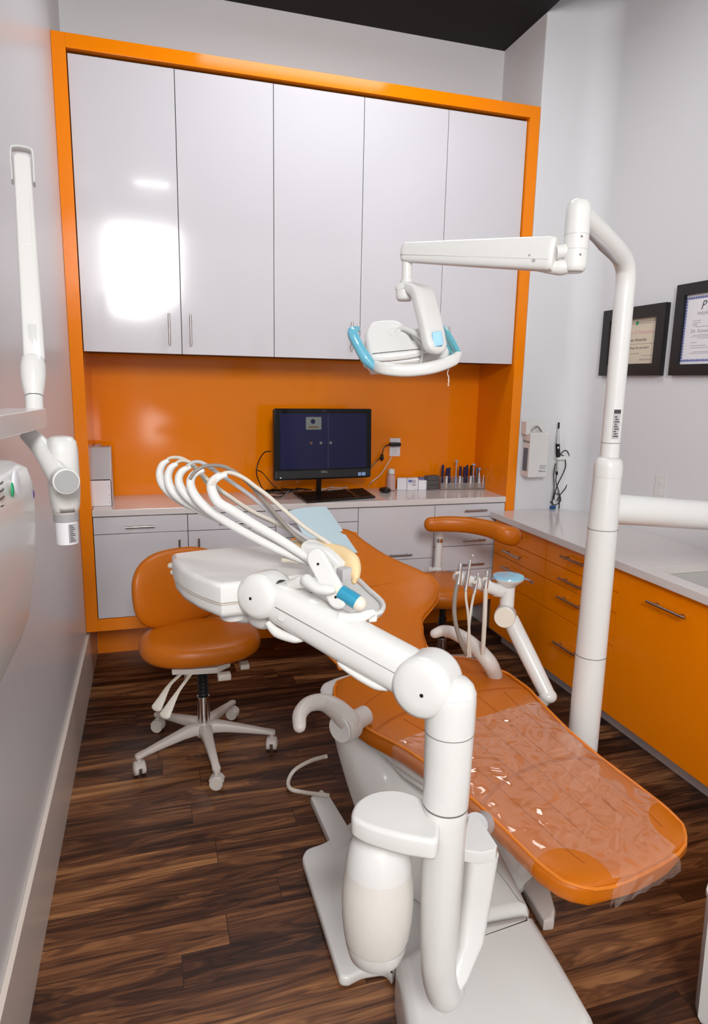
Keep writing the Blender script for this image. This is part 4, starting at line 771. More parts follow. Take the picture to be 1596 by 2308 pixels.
# second tray and holder bar
bm = NB(); TR = [(0.8302,-1.9430,1.1250), (0.8950,-1.9756,1.1250), (0.9006,-2.0851,1.1250), (0.9023,-2.1894,1.1250), (0.8838,-2.2458,1.1250), (0.8604,-2.2690,1.1250), (0.8085,-2.2689,1.1250), (0.7561,-2.2469,1.1250), (0.7355,-2.1321,1.1250), (0.7537,-2.0026,1.1250)]
prism(bm, TR, 1.103, 1.112, 0.002); tr_ = obj('instrument_tray', bm, WHITE, t)
bm = NB(); tube(bm, [V(q[0], q[1], 1.118) for q in TR], 0.0065, 3, 10, closed=True); obj('tray_rim', bm, WHITE, tr_, 60)
bm = NB(); tube(bm, [(0.7349,-2.3868,1.1634), (0.7597,-2.3954,1.1584), (0.7897,-2.3930,1.1628), (0.8128,-2.3885,1.1672)], [0.012, 0.014, 0.012, 0.008], 5, 12); box(bm, Vector((0.8120,-2.3799,1.1563))-V(0.010, 0.01, 0.012), Vector((0.8120,-2.3799,1.1563))+V(0.010, 0.01, 0.012), 0.004); obj('tray_bracket', bm, WHITE, t)
bm = NB(); HB = [Vector((0.7206,-2.1914,1.2635)), Vector((0.7545,-2.2461,1.2554)), Vector((0.7718,-2.3076,1.2412))]
tube(bm, HB, [0.022, 0.022, 0.020], 4, 20, up=(0, 0, 1), flat=1.5, e=4); hb = obj('holder_bar', bm, WHITE, t, 50)
bm = NB(); e0 = Vector((0.7712,-2.3241,1.2378)); box(bm, (-0.019, -0.012, -0.014), (0.022, 0.014, 0.014), 0.003, basis(e0, V(0.93, 0.3, 0.1).normalized(), V(-0.3, 0.93, 0).normalized(), V(0, 0, 1))); obj('holder_end', bm, STICKER, hb)
# soft tan sleeve over the holder
bm = NB(); tube(bm, [(0.7011,-2.1441,1.2573), (0.7292,-2.1773,1.2671), (0.7502,-2.2223,1.2611), (0.7740,-2.2627,1.2555), (0.7867,-2.3051,1.2497), (0.7877,-2.3298,1.2344), (0.7840,-2.3364,1.2225)], [0.010, 0.012, 0.017, 0.021, 0.020, 0.012, 0.006], 6, 16, flat=1.4, round_ends=True); obj('holder_sleeve', bm, TAN, hb, 60)
# small connectors on the table
bm = NB()
for a, b, r in (((0.6920,-2.0986,1.2578), (0.7137,-2.1267,1.2568), 0.006), ((0.6468,-2.0862,1.2505), (0.6925,-2.1230,1.2436), 0.007), ((0.6595,-2.1130,1.2430), (0.7062,-2.1710,1.2376), 0.007), ((0.6825,-2.1182,1.2519), (0.7006,-2.1471,1.2416), 0.005), ((0.6637,-2.1594,1.2305), (0.6957,-2.1897,1.2345), 0.009)): tube(bm, [a, (Vector(a)+Vector(b))/2+V(0, 0, 0.003), b], [r*0.8, r*1.1, r], 4, 12, round_ends=True)
obj('hose_connectors', bm, IVORY, t, 60)['kind'] = 'stuff'
# handle plate with blue grip
h0, h1 = Vector((0.7053,-2.3236,1.2716)), Vector((0.7356,-2.3788,1.2036)); ax = (h1-h0).normalized(); fn = V(-0.55, -0.83, 0.1).normalized(); sd = ax.cross(fn).normalized(); fn = sd.cross(ax)
bm = NB(); s = bmesh.new(); n = 28; outl = []
Lh = (h1-h0).length
for i in range(n): a = 2*PI*i/n; outl.append((math.cos(a)*0.0225, math.sin(a)*0.026+(Lh if math.sin(a) > 0 else 0)))
prism(bm, outl, -0.009, 0.009, 0.006, M=basis(h0, -sd, ax, (-sd).cross(ax))); hp = obj('handle_plate', bm, WHITE, t, 60)
bm = NB()
for q in (0.12, 1.0): c = h0+ax*Lh*q+fn*0.0092; cyl(bm, c, c+fn*0.0008, 0.003, n=10)
obj('screw_hole', bm, BLACK, hp)
g0, g1 = Vector((0.7422,-2.3785,1.2147)), Vector((0.7710,-2.4067,1.1983)); gd = (g1-g0).normalized()
bm = NB(); cyl(bm, g0, g1, 0.0165, 0.0165, n=28, bev=0.001); gp = obj('grip', bm, BLUE, t)
bm = NB(); capsule(bm, g1, g1+gd*0.004, 0.0160); cyl(bm, g0-gd*0.012, g0, 0.013); obj('grip_end', bm, IVORY, gp, 60)
bm = NB(); tube(bm, [(0.6796,-2.3347,1.2311), (0.6926,-2.3619,1.2219), (0.7105,-2.3782,1.2208), (0.7207,-2.3863,1.2226)], [0.014, 0.011, 0.011, 0.008], 5, 14, round_ends=True); tube(bm, [(0.7000,-2.3308,1.2286), (0.7065,-2.3443,1.2243), (0.7128,-2.3581,1.2183)], 0.009, 5, 12, round_ends=True); obj('lever', bm, WHITE, t, 60)
bm = NB(); tube(bm, [(0.6555,-2.2791,1.2061), (0.6731,-2.3033,1.2183), (0.6913,-2.3181,1.2254)], [0.012, 0.014, 0.014], 4, 12); tube(bm, [h0+ax*0.03-fn*0.01, (0.7353,-2.3020,1.2136), (0.7452,-2.2717,1.2204)], 0.013, 4, 12); obj('handle_bracket', bm, WHITE, t, 60)
# whip arms
W = [
 ([(0.7097,-2.1935,1.2368), (0.6282,-2.1199,1.2662), (0.5434,-2.0230,1.3008), (0.4538,-1.9254,1.3311), (0.4166,-1.8986,1.3545), (0.3967,-1.8823,1.3781), (0.3911,-1.8703,1.4022), (0.3986,-1.8680,1.4250), (0.4145,-1.8702,1.4379)], [(0.4125,-1.8689,1.4412), (0.4281,-1.8729,1.4450), (0.4501,-1.8803,1.4420), (0.4717,-1.8901,1.4266), (0.4955,-1.9132,1.4013), (0.5103,-1.9326,1.3806)], [(0.5103,-1.9326,1.3806), (0.5511,-1.9708,1.3590), (0.6046,-2.0366,1.3259), (0.6557,-2.0989,1.3063), (0.7022,-2.1389,1.2844), (0.7254,-2.1709,1.2669)], HOSE),
 ([(0.7105,-2.1992,1.2362), (0.6285,-2.1306,1.2665), (0.5423,-2.0333,1.3007), (0.4735,-1.9642,1.3272), (0.4319,-1.9355,1.3532), (0.4144,-1.9252,1.3773), (0.4110,-1.9187,1.4038), (0.4194,-1.9172,1.4240), (0.4349,-1.9198,1.4343)], [(0.4328,-1.9187,1.4365), (0.4460,-1.9216,1.4423), (0.4653,-1.9283,1.4382), (0.4842,-1.9377,1.4209), (0.5000,-1.9567,1.4038), (0.5231,-1.9785,1.3838)], [(0.5231,-1.9785,1.3838), (0.5470,-2.0000,1.3663), (0.6019,-2.0558,1.3319), (0.6540,-2.1082,1.3105), (0.7069,-2.1569,1.2818), (0.7349,-2.1852,1.2634)], HOSE),
 ([(0.7113,-2.2050,1.2355), (0.6348,-2.1435,1.2650), (0.5504,-2.0675,1.3020), (0.4927,-2.0017,1.3290), (0.4558,-1.9843,1.3585), (0.4387,-1.9743,1.3820), (0.4353,-1.9688,1.4036), (0.4444,-1.9680,1.4211), (0.4649,-1.9718,1.4335)], [(0.4541,-1.9740,1.4328), (0.4716,-1.9718,1.4434), (0.4917,-1.9781,1.4427), (0.5181,-1.9948,1.4266), (0.5463,-2.0127,1.4074), (0.5839,-2.0401,1.3818)], [(0.5839,-2.0401,1.3818), (0.6184,-2.0774,1.3552), (0.6528,-2.1154,1.3252), (0.6914,-2.1539,1.2991), (0.7398,-2.1913,1.2668)], PALEB),
 ([(0.7121,-2.2107,1.2349), (0.6448,-2.1584,1.2594), (0.5681,-2.0956,1.2952), (0.5101,-2.0497,1.3286), (0.4782,-2.0340,1.3576), (0.4627,-2.0237,1.3847), (0.4615,-2.0190,1.4058), (0.4724,-2.0191,1.4219), (0.4933,-2.0237,1.4308)], [(0.4589,-2.0282,1.4094), (0.4719,-2.0285,1.4275), (0.4953,-2.0278,1.4400), (0.5304,-2.0381,1.4418), (0.5581,-2.0541,1.4314), (0.5933,-2.0757,1.4046)], [(0.5933,-2.0757,1.4046), (0.6280,-2.1110,1.3620), (0.6650,-2.1528,1.3172), (0.6946,-2.1788,1.2864), (0.7235,-2.2012,1.2722), (0.7531,-2.2232,1.2612)], HOSEG),
 ([(0.7175,-2.2321,1.2424), (0.6597,-2.1803,1.2789), (0.5950,-2.1316,1.3158), (0.5492,-2.1013,1.3436), (0.5197,-2.0886,1.3615), (0.5067,-2.0791,1.3881), (0.5074,-2.0755,1.4067), (0.5219,-2.0772,1.4204), (0.5423,-2.0821,1.4270)], [(0.5044,-2.0844,1.4006), (0.5195,-2.0816,1.4210), (0.5455,-2.0822,1.4312), (0.5773,-2.0941,1.4205), (0.6039,-2.1116,1.4012), (0.6304,-2.1291,1.3811)], [(0.6304,-2.1291,1.3811), (0.6643,-2.1563,1.3509), (0.7082,-2.1934,1.3134), (0.7515,-2.2283,1.2857), (0.7771,-2.2511,1.2648)], HOSE)]
hl = ['whitish hose on the outermost curved whip arm, far left', 'whitish hose on the second whip arm from the left', 'pale bluish-grey hose on the middle whip arm', 'dark grey hose sagging from the fourth whip arm to its metal handpiece', 'beige hose on the nearest whip arm, ending in a chrome handpiece']
for i, (A, H1, H2, m) in enumerate(W):
    bm = NB(); tube(bm, A, [0.0095, 0.0105, 0.0110, 0.0115, 0.0120, 0.0115, 0.0105, 0.0095, 0.006], 6, 14, flat=0.95 if i < 4 else 1.05); obj('whip_arm', bm, WHITE, t, 60)
    s = thing('instrument_hose', hl[i], 'instrument hose', H2[-1], 'hoses over the whip arms')
    bm = NB(); tube(bm, H1+H2[1:], [0.0042, 0.0048, 0.005, 0.005, 0.005], 6, 10); obj('hose', bm, STICKER if i == 2 else m, s, 60)
    if i >= 3:
        a, b = Vector(H2[-1]), Vector((0.7871,-2.2826,1.2559)) if i == 4 else Vector((0.7740,-2.2514,1.2588))
        bm = NB(); cyl(bm, a-(b-a)*0.35, b, 0.0062, 0.0045, n=14, bev=0.001); obj('handpiece', bm, CHROME if i == 4 else HOSEG, s)
# water bottle shelf + link strut
bm = NB(); SH = [(0.7344,-2.5122,0.7850), (0.7532,-2.4750,0.7850), (0.7859,-2.4521,0.7850), (0.8242,-2.4461,0.7850), (0.8636,-2.4583,0.7850), (0.8958,-2.4931,0.7850), (0.9113,-2.5393,0.7850), (0.8944,-2.5929,0.7850), (0.8719,-2.6288,0.7850), (0.8402,-2.6161,0.7850), (0.8066,-2.5963,0.7850), (0.7708,-2.5675,0.7850), (0.7447,-2.5395,0.7850)]
prism(bm, SH, 0.738, 0.785, 0.010, smooth=3); obj('bottle_shelf', bm, WHITE, t, 50)
bm = NB(); e1 = Vector((1.0787,-2.4277,0.5700))
R = []
for p, u_, v_ in ((e1+V(0, 0, 0.0), 0.040, 0.040), (e1-V(0.012, 0.012, 0.09), 0.037, 0.036), (e1-V(0.035, 0.035, 0.20), 0.033, 0.032), (V(PX+0.062, PY+0.035, 0.34), 0.028, 0.028), (V(PX+0.045, PY+0.025, 0.300), 0.018, 0.018)): R.append(ring(p, (1, 0, 0), (0, 1, 0), u_, v_, 28, 3.5))
loft(bm, R); obj('link_strut', bm, WHITE, t, 60)
bm = NB(); EP = [(1.0261,-2.4378,0.6000), (1.0909,-2.3437,0.6000), (1.1144,-2.3429,0.6000), (1.1079,-2.4602,0.6000), (1.0973,-2.4712,0.6000), (1.0591,-2.4730,0.6000), (1.0268,-2.4550,0.6000)]
prism(bm, EP, 0.568, 0.600, 0.004); obj('link_top', bm, WHITE, t); bm = NB(); tube(bm, [(1.1011,-2.3636,0.5850), (1.18, -2.24, 0.47), (1.28, -2.1, 0.40), (1.32, -1.9, 0.38)], 0.03, 5, 16); obj('link_tube', bm, STICKER, t)
tt = thing('water_bottle', 'frosted white water bottle hanging under the round shelf of the post', 'bottle', (0.7979,-2.5052,0.5739))
bc = Vector((0.8104,-2.4850,0.5871)); bx, by = bc.x-0.004, bc.y
bm = NB(); lathe(bm, [(0.050, 0.733), (0.050, 0.715), (0.047, 0.705), (0.055, 0.695), (0.064, 0.680), (0.070, 0.650), (0.072, 0.632)], (bx, by, 0), n=40); obj('collar', bm, WHITE, tt, 60)
bm = NB(); lathe(bm, [(0.0705, 0.632), (0.0765, 0.59), (0.078, 0.55), (0.0765, 0.51), (0.071, 0.465), (0.064, 0.440), (0.060, 0.435)], (bx, by, 0), n=40); obj('body', bm, BOTTLE, tt, 60)
bm = NB(); lathe(bm, [(0.066, 0.443), (0.069, 0.455), (0.0665, 0.44), (0.060, 0.417), (0.046, 0.402), (0.02, 0.397), (0.001, 0.396)], (bx, by, 0), n=40); obj('base_cup', bm, WHITE, tt, 60)
# ------------------------------------------------------------ dental lamp
LX, LY = 1.862, -1.757
t = thing('dental_lamp', 'white dental lamp on a tall pole, blue covered handles, hanging before the wall cabinets', 'dental lamp', (LX, LY, 0.02))
bm = NB(); cyl(bm, (LX, LY, 0.02), (LX, LY, 0.70), 0.055, 0.053, n=36); cyl(bm, (LX, LY, 0.702), (LX, LY, 1.165), 0.053, 0.050, n=36); obj('lower_pole', bm, WHITE, t)
bm = NB(); cyl(bm, (LX, LY, 1.1665), (LX, LY, 1.345), 0.0495, 0.046, n=36); lathe(bm, [(0.046, 1.345), (0.0475, 1.350), (0.047, 1.385), (0.042, 1.405), (0.030, 1.415)], (LX, LY, 0), n=36)
ea = Vector((1.8992,-1.7384,1.2315)); eb = Vector((2.5267,-1.7615,1.1726)); dd = (eb-ea).normalized(); eb = ea+dd*((XR-0.002-ea.x)/dd.x)
tube(bm, [ea+V(-0.01, 0, 0), ea+dd*0.3, eb], 0.053, 3, 28); obj('support_arm', bm, WHITE, t, 50)
bm = NB(); lathe(bm, [(0.0508, 1.1645), (0.0508, 1.1665)], (LX, LY, 0), n=36); lathe(bm, [(0.0545, 0.700), (0.0545, 0.702)], (LX, LY, 0), n=36); lathe(bm, [(0.0312, 1.462), (0.0312, 1.464)], (LX, LY, 0), n=36); obj('joint_line', bm, SEAM, t)
K0 = Vector((1.5501,-1.9273,2.1303))
bm = NB(); cyl(bm, (LX, LY, 1.41), (LX, LY, 1.463), 0.031, n=30); tube(bm, [(LX, LY, 1.4635), (LX, LY, 1.7), (LX, LY, 1.90), (LX, LY, 1.985), V(LX, LY, 2.03)*0.93+K0*0.07, V(LX, LY, 2.045)*0.7+K0*0.3, K0*0.9+V(LX, LY, 2.045)*0.1, K0], [0.031, 0.031, 0.031, 0.031, 0.031, 0.031, 0.031, 0.031], 6, 28); up_ = obj('upper_pole', bm, WHITE, t, 60)
aa, ab = V(LX, LY, 2.045)*0.88+K0*0.12, V(LX, LY, 2.05)*0.15+K0*0.85
bm = NB(); tube(bm, [aa-V(0.02, 0.008, 0.028), (aa+ab)/2-V(0.012, 0.008, 0.028), ab-V(0.01, 0.008, 0.027)], [0.006, 0.014, 0.006], 5, 12, flat=0.5, up=(1, -1, 0)); obj('cable_slot', bm, STICKER, up_, 60)
S0 = V(LX, LY, 0); vd = (V(0.3727, -3.6686, 0)-S0).normalized(); rt = V(-vd.y, vd.x, 0); rt = rt if rt.x > 0 else -rt
n0 = (vd*0.92+rt*0.40).normalized(); r0 = V(-n0.y, n0.x, 0); r0 = r0 if r0.x > 0 else -r0
bm = NB(); c = S0+n0*0.0312; MS = basis(c, r0, -n0, (0, 0, 1)); box(bm, (-0.011, -0.0004, 1.478), (0.011, 0.003, 1.575), 0, MS); sk = obj('pole_label', bm, STICKER, up_)
bm = NB(); box(bm, (-0.011, -0.0014, 1.562), (0.011, -0.0004, 1.575), 0, MS)
for k in range(9): box(bm, (-0.008+0.002*(k % 2), -0.0012, 1.485+k*0.008), (0.009-0.004*(k % 3), -0.0004, 1.489+k*0.008), 0, MS)
obj('label_print', bm, INK, sk)
kz = K0.z; kb = Vector((1.5346,-1.9548,1.9729)).z
bm = NB(); lathe(bm, [(0.022, kb-0.006), (0.030, kb), (0.0345, kb+0.012), (0.0345, kz-0.02), (0.034, kz+0.01), (0.028, kz+0.026), (0.016, kz+0.034), (0.001, kz+0.037)], (K0.x, K0.y, 0), n=36); kn = obj('knuckle', bm, WHITE, t, 60)
bm = NB()
for z_ in (kb+0.055, kb+0.095): lathe(bm, [(0.0349, z_), (0.0349, z_+0.0012)], (K0.x, K0.y, 0), n=36)
obj('joint_line', bm, STICKER, kn)
bm = NB()
for z_ in (kb+0.038, kb+0.086): q = V(K0.x, K0.y, z_)+V(-0.18, -0.98, 0).normalized()*0.0335+V(0.0, 0, 0); cyl(bm, q, q+V(-0.18, -0.98, 0)*0.002, 0.003, n=10)
obj('screw', bm, SEAM, kn)
F0, F1 = Vector((1.4953,-1.9125,2.0162)), Vector((1.1795,-1.5183,2.0643)); fd = (F1-F0).normalized(); fs = fd.cross(V(0, 0, 1)).normalized(); fu = fs.cross(fd).normalized(); fs = fs if fs.y < 0 else -fs
bm = NB(); R = []
for k, h, w_ in ((-0.005, 0.038, 0.020), (0.0, 0.046, 0.026), (0.03, 0.048, 0.029), (0.5, 0.040, 0.028), (0.96, 0.031, 0.025), (0.99, 0.028, 0.021), (1.0, 0.022, 0.016)): R.append(ring(F0+(F1-F0)*k, fu, fs, h, w_, 32, 3.6))
loft(bm, R); fa = obj('spring_arm', bm, WHITE, t, 60)
bm = NB(); tube(bm, [F0+(F1-F0)*k+fs*0.0287*(1-0.10*k)-fu*(0.018-0.008*k) for k in (0.02, 0.5, 0.97)], 0.0007, 2, 6); obj('arm_seam', bm, STICKER, fa)
bm = NB()
for k, h, r_ in ((0.10, -0.022, 0.0055), (0.13, -0.008, 0.0035), (0.98, -0.010, 0.003)): q = F0+(F1-F0)*k+fs*0.028*(1-0.12*k)+fu*h; cyl(bm, q, q+fs*0.0012, r_, n=12)
obj('screw', bm, GREYCAP, fa)
bm = NB(); tube(bm, [V(K0.x, K0.y, kb+0.02)-fd*0.0, F0+V(0.02, -0.0, -0.035), F0+fd*0.05-V(0, 0, 0.036)], [0.020, 0.022, 0.012], 5, 16); tube(bm, [V(K0.x, K0.y, F0.z+0.015), F0+V(0, 0, 0.005)], [0.018, 0.020], 4, 16); obj('arm_bracket', bm, WHITE, t, 60)
# drop stem, yoke, head
d0 = Vector((1.1922,-1.5282,2.0348)); d1 = Vector((1.1807,-1.5421,1.9496)); bm = NB(); cyl(bm, (d0.x, d0.y, d0.z+0.01), (d0.x, d0.y, d1.z+0.030), 0.017, n=24); cyl(bm, (d0.x, d0.y, d1.z-0.01), (d0.x, d0.y, d1.z+0.030), 0.0205, n=28, bev=0.003); obj('drop_stem', bm, WHITE, t)
bm = NB(); Y = [(1.1683,-1.5384,1.9493), (1.1950,-1.5568,1.9514), (1.2169,-1.5996,1.9312), (1.2208,-1.6310,1.8875), (1.2241,-1.6649,1.8309), (1.2308,-1.6911,1.7651)]
tube(bm, Y, [0.024, 0.032, 0.040, 0.041, 0.041, 0.040], 7, 24, flat=0.55, up=(1, 0.25, 0.0), round_ends=True, e=3.4); lathe(bm, [(0.020, d1.z-0.040), (0.027, d1.z-0.030), (0.029, d1.z-0.010), (0.024, d1.z+0.006)], (d1.x, d1.y, 0), n=28); yk = obj('yoke', bm, WHITE, t, 60)
bm = NB(); q = Vector((1.2291,-1.7136,1.7827)); MB_ = basis(q, V(1, -0.32, 0.0).normalized(), V(0.13, 0.10, 1).normalized().cross(V(1, -0.32, 0).normalized())*-1, V(-0.25, 0.0, 1).normalized())
nn = V(-0.30, -0.93, 0.1).normalized(); xx_ = V(0.93, -0.30, 0).normalized(); zz_ = nn.cross(xx_)*-1; zz_ = (V(-0.18, 0, 1)-nn*V(-0.18, 0, 1).dot(nn)).normalized(); xx_ = zz_.cross(-nn).normalized()*-1
xx_ = (-nn).cross(zz_).normalized()*-1 if False else zz_.cross(nn).normalized(); xx_ = xx_ if xx_.x > 0 else -xx_
prism(bm, [(-0.012, -0.022), (0.012, -0.022), (0.0155, -0.016), (0.0155, 0.016), (0.012, 0.022), (-0.012, 0.022), (-0.0155, 0.016), (-0.0155, -0.016)], -0.012, 0.004, 0.0015, M=basis(q, xx_, zz_, xx_.cross(zz_) if xx_.cross(zz_).y < 0 else -xx_.cross(zz_))); obj('switch', bm, LBLUE, yk)
# lamp head: broad rounded shell facing down and back
hc = Vector((1.1890,-1.5506,1.7642)); hx = V(0.955, -0.26, 0.12).normalized(); hn = V(-0.10, -0.74, 0.62); hn = (hn-hx*hn.dot(hx)).normalized(); hy = hn.cross(hx).normalized()
MH = basis(hc, hx, hy, hn)
bm = NB(); prism(bm, [(-0.128, -0.060), (-0.10, -0.070), (0.10, -0.070), (0.135, -0.055), (0.140, 0.0), (0.125, 0.050), (0.06, 0.066), (-0.06, 0.066), (-0.125, 0.055), (-0.138, 0.0)], -0.045, 0.012, 0.012, smooth=3, M=MH, bot=0.01); hd = obj('lamp_housing', bm, WHITE, t, 50)
bm = NB(); prism(bm, [(-0.122, -0.062), (-0.06, -0.070), (0.025, -0.066), (0.048, -0.050), (0.020, 0.0), (0.012, 0.05), (-0.015, 0.088), (-0.06, 0.098), (-0.105, 0.092), (-0.130, 0.05), (-0.132, 0.0), (-0.130, -0.045)], 0.008, 0.040, 0.016, smooth=3, M=MH); obj('rear_cover', bm, WHITE, hd, 60)
bm = NB(); prism(bm, [(0.02, -0.045), (0.10, -0.045), (0.125, -0.01), (0.11, 0.045), (0.03, 0.055)], 0.008, 0.028, 0.010, smooth=3, M=MH); obj('rear_cover', bm, WHITE, hd, 60)
bm = NB(); prism(bm, [(-0.115, -0.055), (0.115, -0.055), (0.125, 0.045), (-0.125, 0.045)], -0.051, -0.043, 0.003, smooth=3, M=MH); obj('front_lens', bm, GREYW, hd, 60)
bm = NB(); lathe(bm, [(0.020, 0.0), (0.020, 0.004), (0.016, 0.004), (0.014, 0.0)], MH @ V(-0.035, 0.035, 0.038), hn, 24); tube(bm, [MH @ V(-0.03, 0.03, 0.035), MH @ V(0.0, 0.03, 0.055), Y[-1]], [0.008, 0.009, 0.009], 5, 12); obj('pivot_arm', bm, WHITE, t, 60)
bm = NB(); tube(bm, [MH @ V(0.02, 0.02, 0.035), MH @ V(0.045, -0.03, 0.035), MH @ V(0.040, -0.075, 0.012), MH @ V(0.025, -0.085, -0.012)], [0.012, 0.012, 0.009, 0.006], 5, 12, flat=0.5, up=hn, round_ends=True); obj('hook', bm, WHITE, t, 60)
# rail with the two covered handles
bm = NB(); RL = [(1.0691,-1.5908,1.7004), (1.0891,-1.6419,1.6891), (1.1521,-1.6724,1.6862), (1.2257,-1.6927,1.6973), (1.2996,-1.6784,1.7214), (1.3280,-1.6622,1.7393)]
tube(bm, RL, [0.016, 0.019, 0.020, 0.020, 0.018, 0.013], 6, 16, flat=0.9, up=(0, 0, 1), round_ends=True, e=3); obj('handle_rail', bm, WHITE, t, 60)
bm = NB(); tube(bm, [(1.0617,-1.5998,1.6973), (1.0396,-1.5881,1.7218), (1.0180,-1.5736,1.7603), (1.0042,-1.5629,1.7920), (1.0037,-1.5488,1.8079), (1.0263,-1.5329,1.8154)], [0.013, 0.019, 0.017, 0.018, 0.015, 0.010], 6, 16, round_ends=True); obj('handle', bm, BLUE if False else mat('blue_film_handle', (0.14, 0.44, 0.58), 0.2, coat=0.5, bump=0.4, bscale=60), t, 60)
bm = NB(); tube(bm, [(1.3107,-1.5735,1.8342), (1.3123,-1.6006,1.8086), (1.3216,-1.6324,1.7708), (1.3281,-1.6616,1.7421)], [0.004, 0.014, 0.017, 0.013], 6, 16, flat=0.6, up=(0, -1, 0.2), round_ends=True); tube(bm, [(1.3098,-1.5958,1.7763), (1.3159,-1.6127,1.7546), (1.3220,-1.6287,1.7373)], [0.012, 0.016, 0.012], 5, 12, flat=0.3, up=(0, -1, 0), round_ends=True); obj('handle', bm, mat('teal_film_handle', (0.13, 0.42, 0.50), 0.2, coat=0.5, bump=0.4, bscale=60), t, 60)
q = Vector((1.2880,-1.6789,1.7018)); bm = NB(); tube(bm, [q+V(0.004, 0, 0.004), q+V(-0.004, 0, -0.02), q+V(0.002, 0, -0.04), q+V(0, 0, -0.06)], 0.0014, 4, 6)
for k in range(6): ell(bm, q+V(0.001*(k % 2), 0, -0.03-0.006*k), 0.0022, 0.0022, 0.0022, n=8)
obj('bead_chain', bm, IVORY, t, 60)
# ------------------------------------------------------------ assistant's holder arm
t = thing('assistant_arm', "white assistant's instrument holder arm on the far side of the dental chair", 'instrument holder', (1.8333,-1.5697,0.4459))
j1, j0 = Vector((1.7484,-1.3829,0.7113)), Vector((1.8174,-1.5830,0.4618))
bm = NB(); tube(bm, [j1, (j0+j1)/2, j0], [0.034, 0.034, 0.030], 4, 24); ell(bm, j0, 0.034, 0.036, 0.028); obj('arm', bm, WHITE, t, 60)
bm = NB(); tube(bm, [j0, j0+V(-0.05, 0.02, -0.06), j0+V(-0.2, 0.05, -0.14), j0+V(-0.35, 0.05, -0.13)], 0.025, 5, 16); obj('lower_link', bm, GREYW, t, 60)
ja = V(-0.55, -0.80, 0.12).normalized(); c = Vector((1.7080,-1.4087,0.7334))
bm = NB(); cyl(bm, c-ja*0.05, c+ja*0.018, 0.043, n=36, bev=0.006); jn = obj('joint', bm, WHITE, t)
bm = NB(); cyl(bm, c+ja*0.018, c+ja*0.024, 0.040, n=36, bev=0.002); obj('joint_cap', bm, IVORY, jn)
b0, b1 = Vector((1.7293,-1.3788,0.7551)), Vector((1.7395,-1.3638,0.8437)); bm = NB(); cyl(bm, (b1.x, b1.y, b0.z-0.02), (b1.x, b1.y, b1.z), 0.0290, n=30); obj('upright', bm, WHITE, t)
bm = NB(); tz = b1.z; lathe(bm, [(0.020, tz-0.006), (0.030, tz+0.004), (0.050, tz+0.022), (0.062, tz+0.034), (0.063, tz+0.040)], (b1.x, b1.y, 0), n=40); cp = obj('control_pad', bm, WHITE, t, 60)
bm = NB(); lathe(bm, [(0.063, tz+0.040), (0.061, tz+0.046), (0.04, tz+0.0475), (0.001, tz+0.048)], (b1.x, b1.y, 0), n=40); obj('pad_cover', bm, mat('blue_pad', (0.22, 0.52, 0.68), 0.25, coat=0.4, bump=0.6, bscale=70, var=0.25), cp, 60)
bm = NB(); q = V(b1.x, b1.y, tz+0.036); tube(bm, [q+V(0.05, -0.01, 0.0), q+V(0.085, -0.02, -0.008), q+V(0.095, -0.025, -0.022)], [0.020, 0.018, 0.012], 4, 10, flat=0.1, up=(0, 1, 0)); tube(bm, [q+V(-0.05, 0.0, 0.0), q+V(-0.078, 0.005, 0.002)], [0.016, 0.010], 4, 10, flat=0.15, up=(0, 1, 0)); obj('film_edge', bm, mat('blue_film', (0.35, 0.42, 0.60), 0.2, trans=0.5), cp, 60)
hbA, hbB = Vector((1.5069,-1.3765,0.9024)), Vector((1.7046,-1.3669,0.8285))
bm = NB(); capsule(bm, hbA, hbB, 0.0215, 0.026); obj('holder_bar', bm, WHITE, t, 60)
bm = NB()
for k in (0.12, 0.40, 0.66, 0.92): p = hbA+(hbB-hbA)*k; dn = (hbB-hbA).normalized(); cyl(bm, p-dn*0.008, p+dn*0.008, 0.0285, n=24, bev=0.002)
obj('holder_clip', bm, WHITE, t)
tips = [('grey suction hose with a chrome valve tip, first on the holder bar from the left', HOSEG, (1.4926,-1.4219,0.9716), (1.4821,-1.4317,0.9079), [(1.4803,-1.4319,0.9045), (1.4687,-1.4386,0.8541), (1.4632,-1.4489,0.7955), (1.4676,-1.4621,0.7372), (1.4933,-1.4639,0.6631), (1.5291,-1.4440,0.6054)], 0.0085, 0.011),
        ('thin syringe with an angled chrome tip, tallest on the holder bar', CHROME, (1.5335,-1.4214,0.9831), (1.5153,-1.4351,0.8888), [(1.5153,-1.4351,0.8888), (1.5119,-1.4434,0.8435), (1.5176,-1.4588,0.7765), (1.5242,-1.4663,0.6974), (1.5421,-1.4497,0.5972)], 0.0052, 0.0085),
        ('thin beige hose with a short white tip, third on the holder bar', IVORY, (1.5703,-1.4227,0.9278), (1.5565,-1.4310,0.8667), [(1.5565,-1.4310,0.8667), (1.5429,-1.4379,0.8123), (1.5280,-1.4554,0.7564), (1.5209,-1.4653,0.6973), (1.5321,-1.4466,0.5970)], 0.0052, 0.0075),
        ('thick beige suction hose with a chrome valve, nearest the round blue pad', HOSE, (1.6085,-1.4221,0.9359), (1.6015,-1.4310,0.8815), [(1.6015,-1.4310,0.8815), (1.5978,-1.4410,0.8271), (1.5913,-1.4564,0.7421), (1.5921,-1.4560,0.6409), (1.6034,-1.4324,0.5647)], 0.0090, 0.010)]
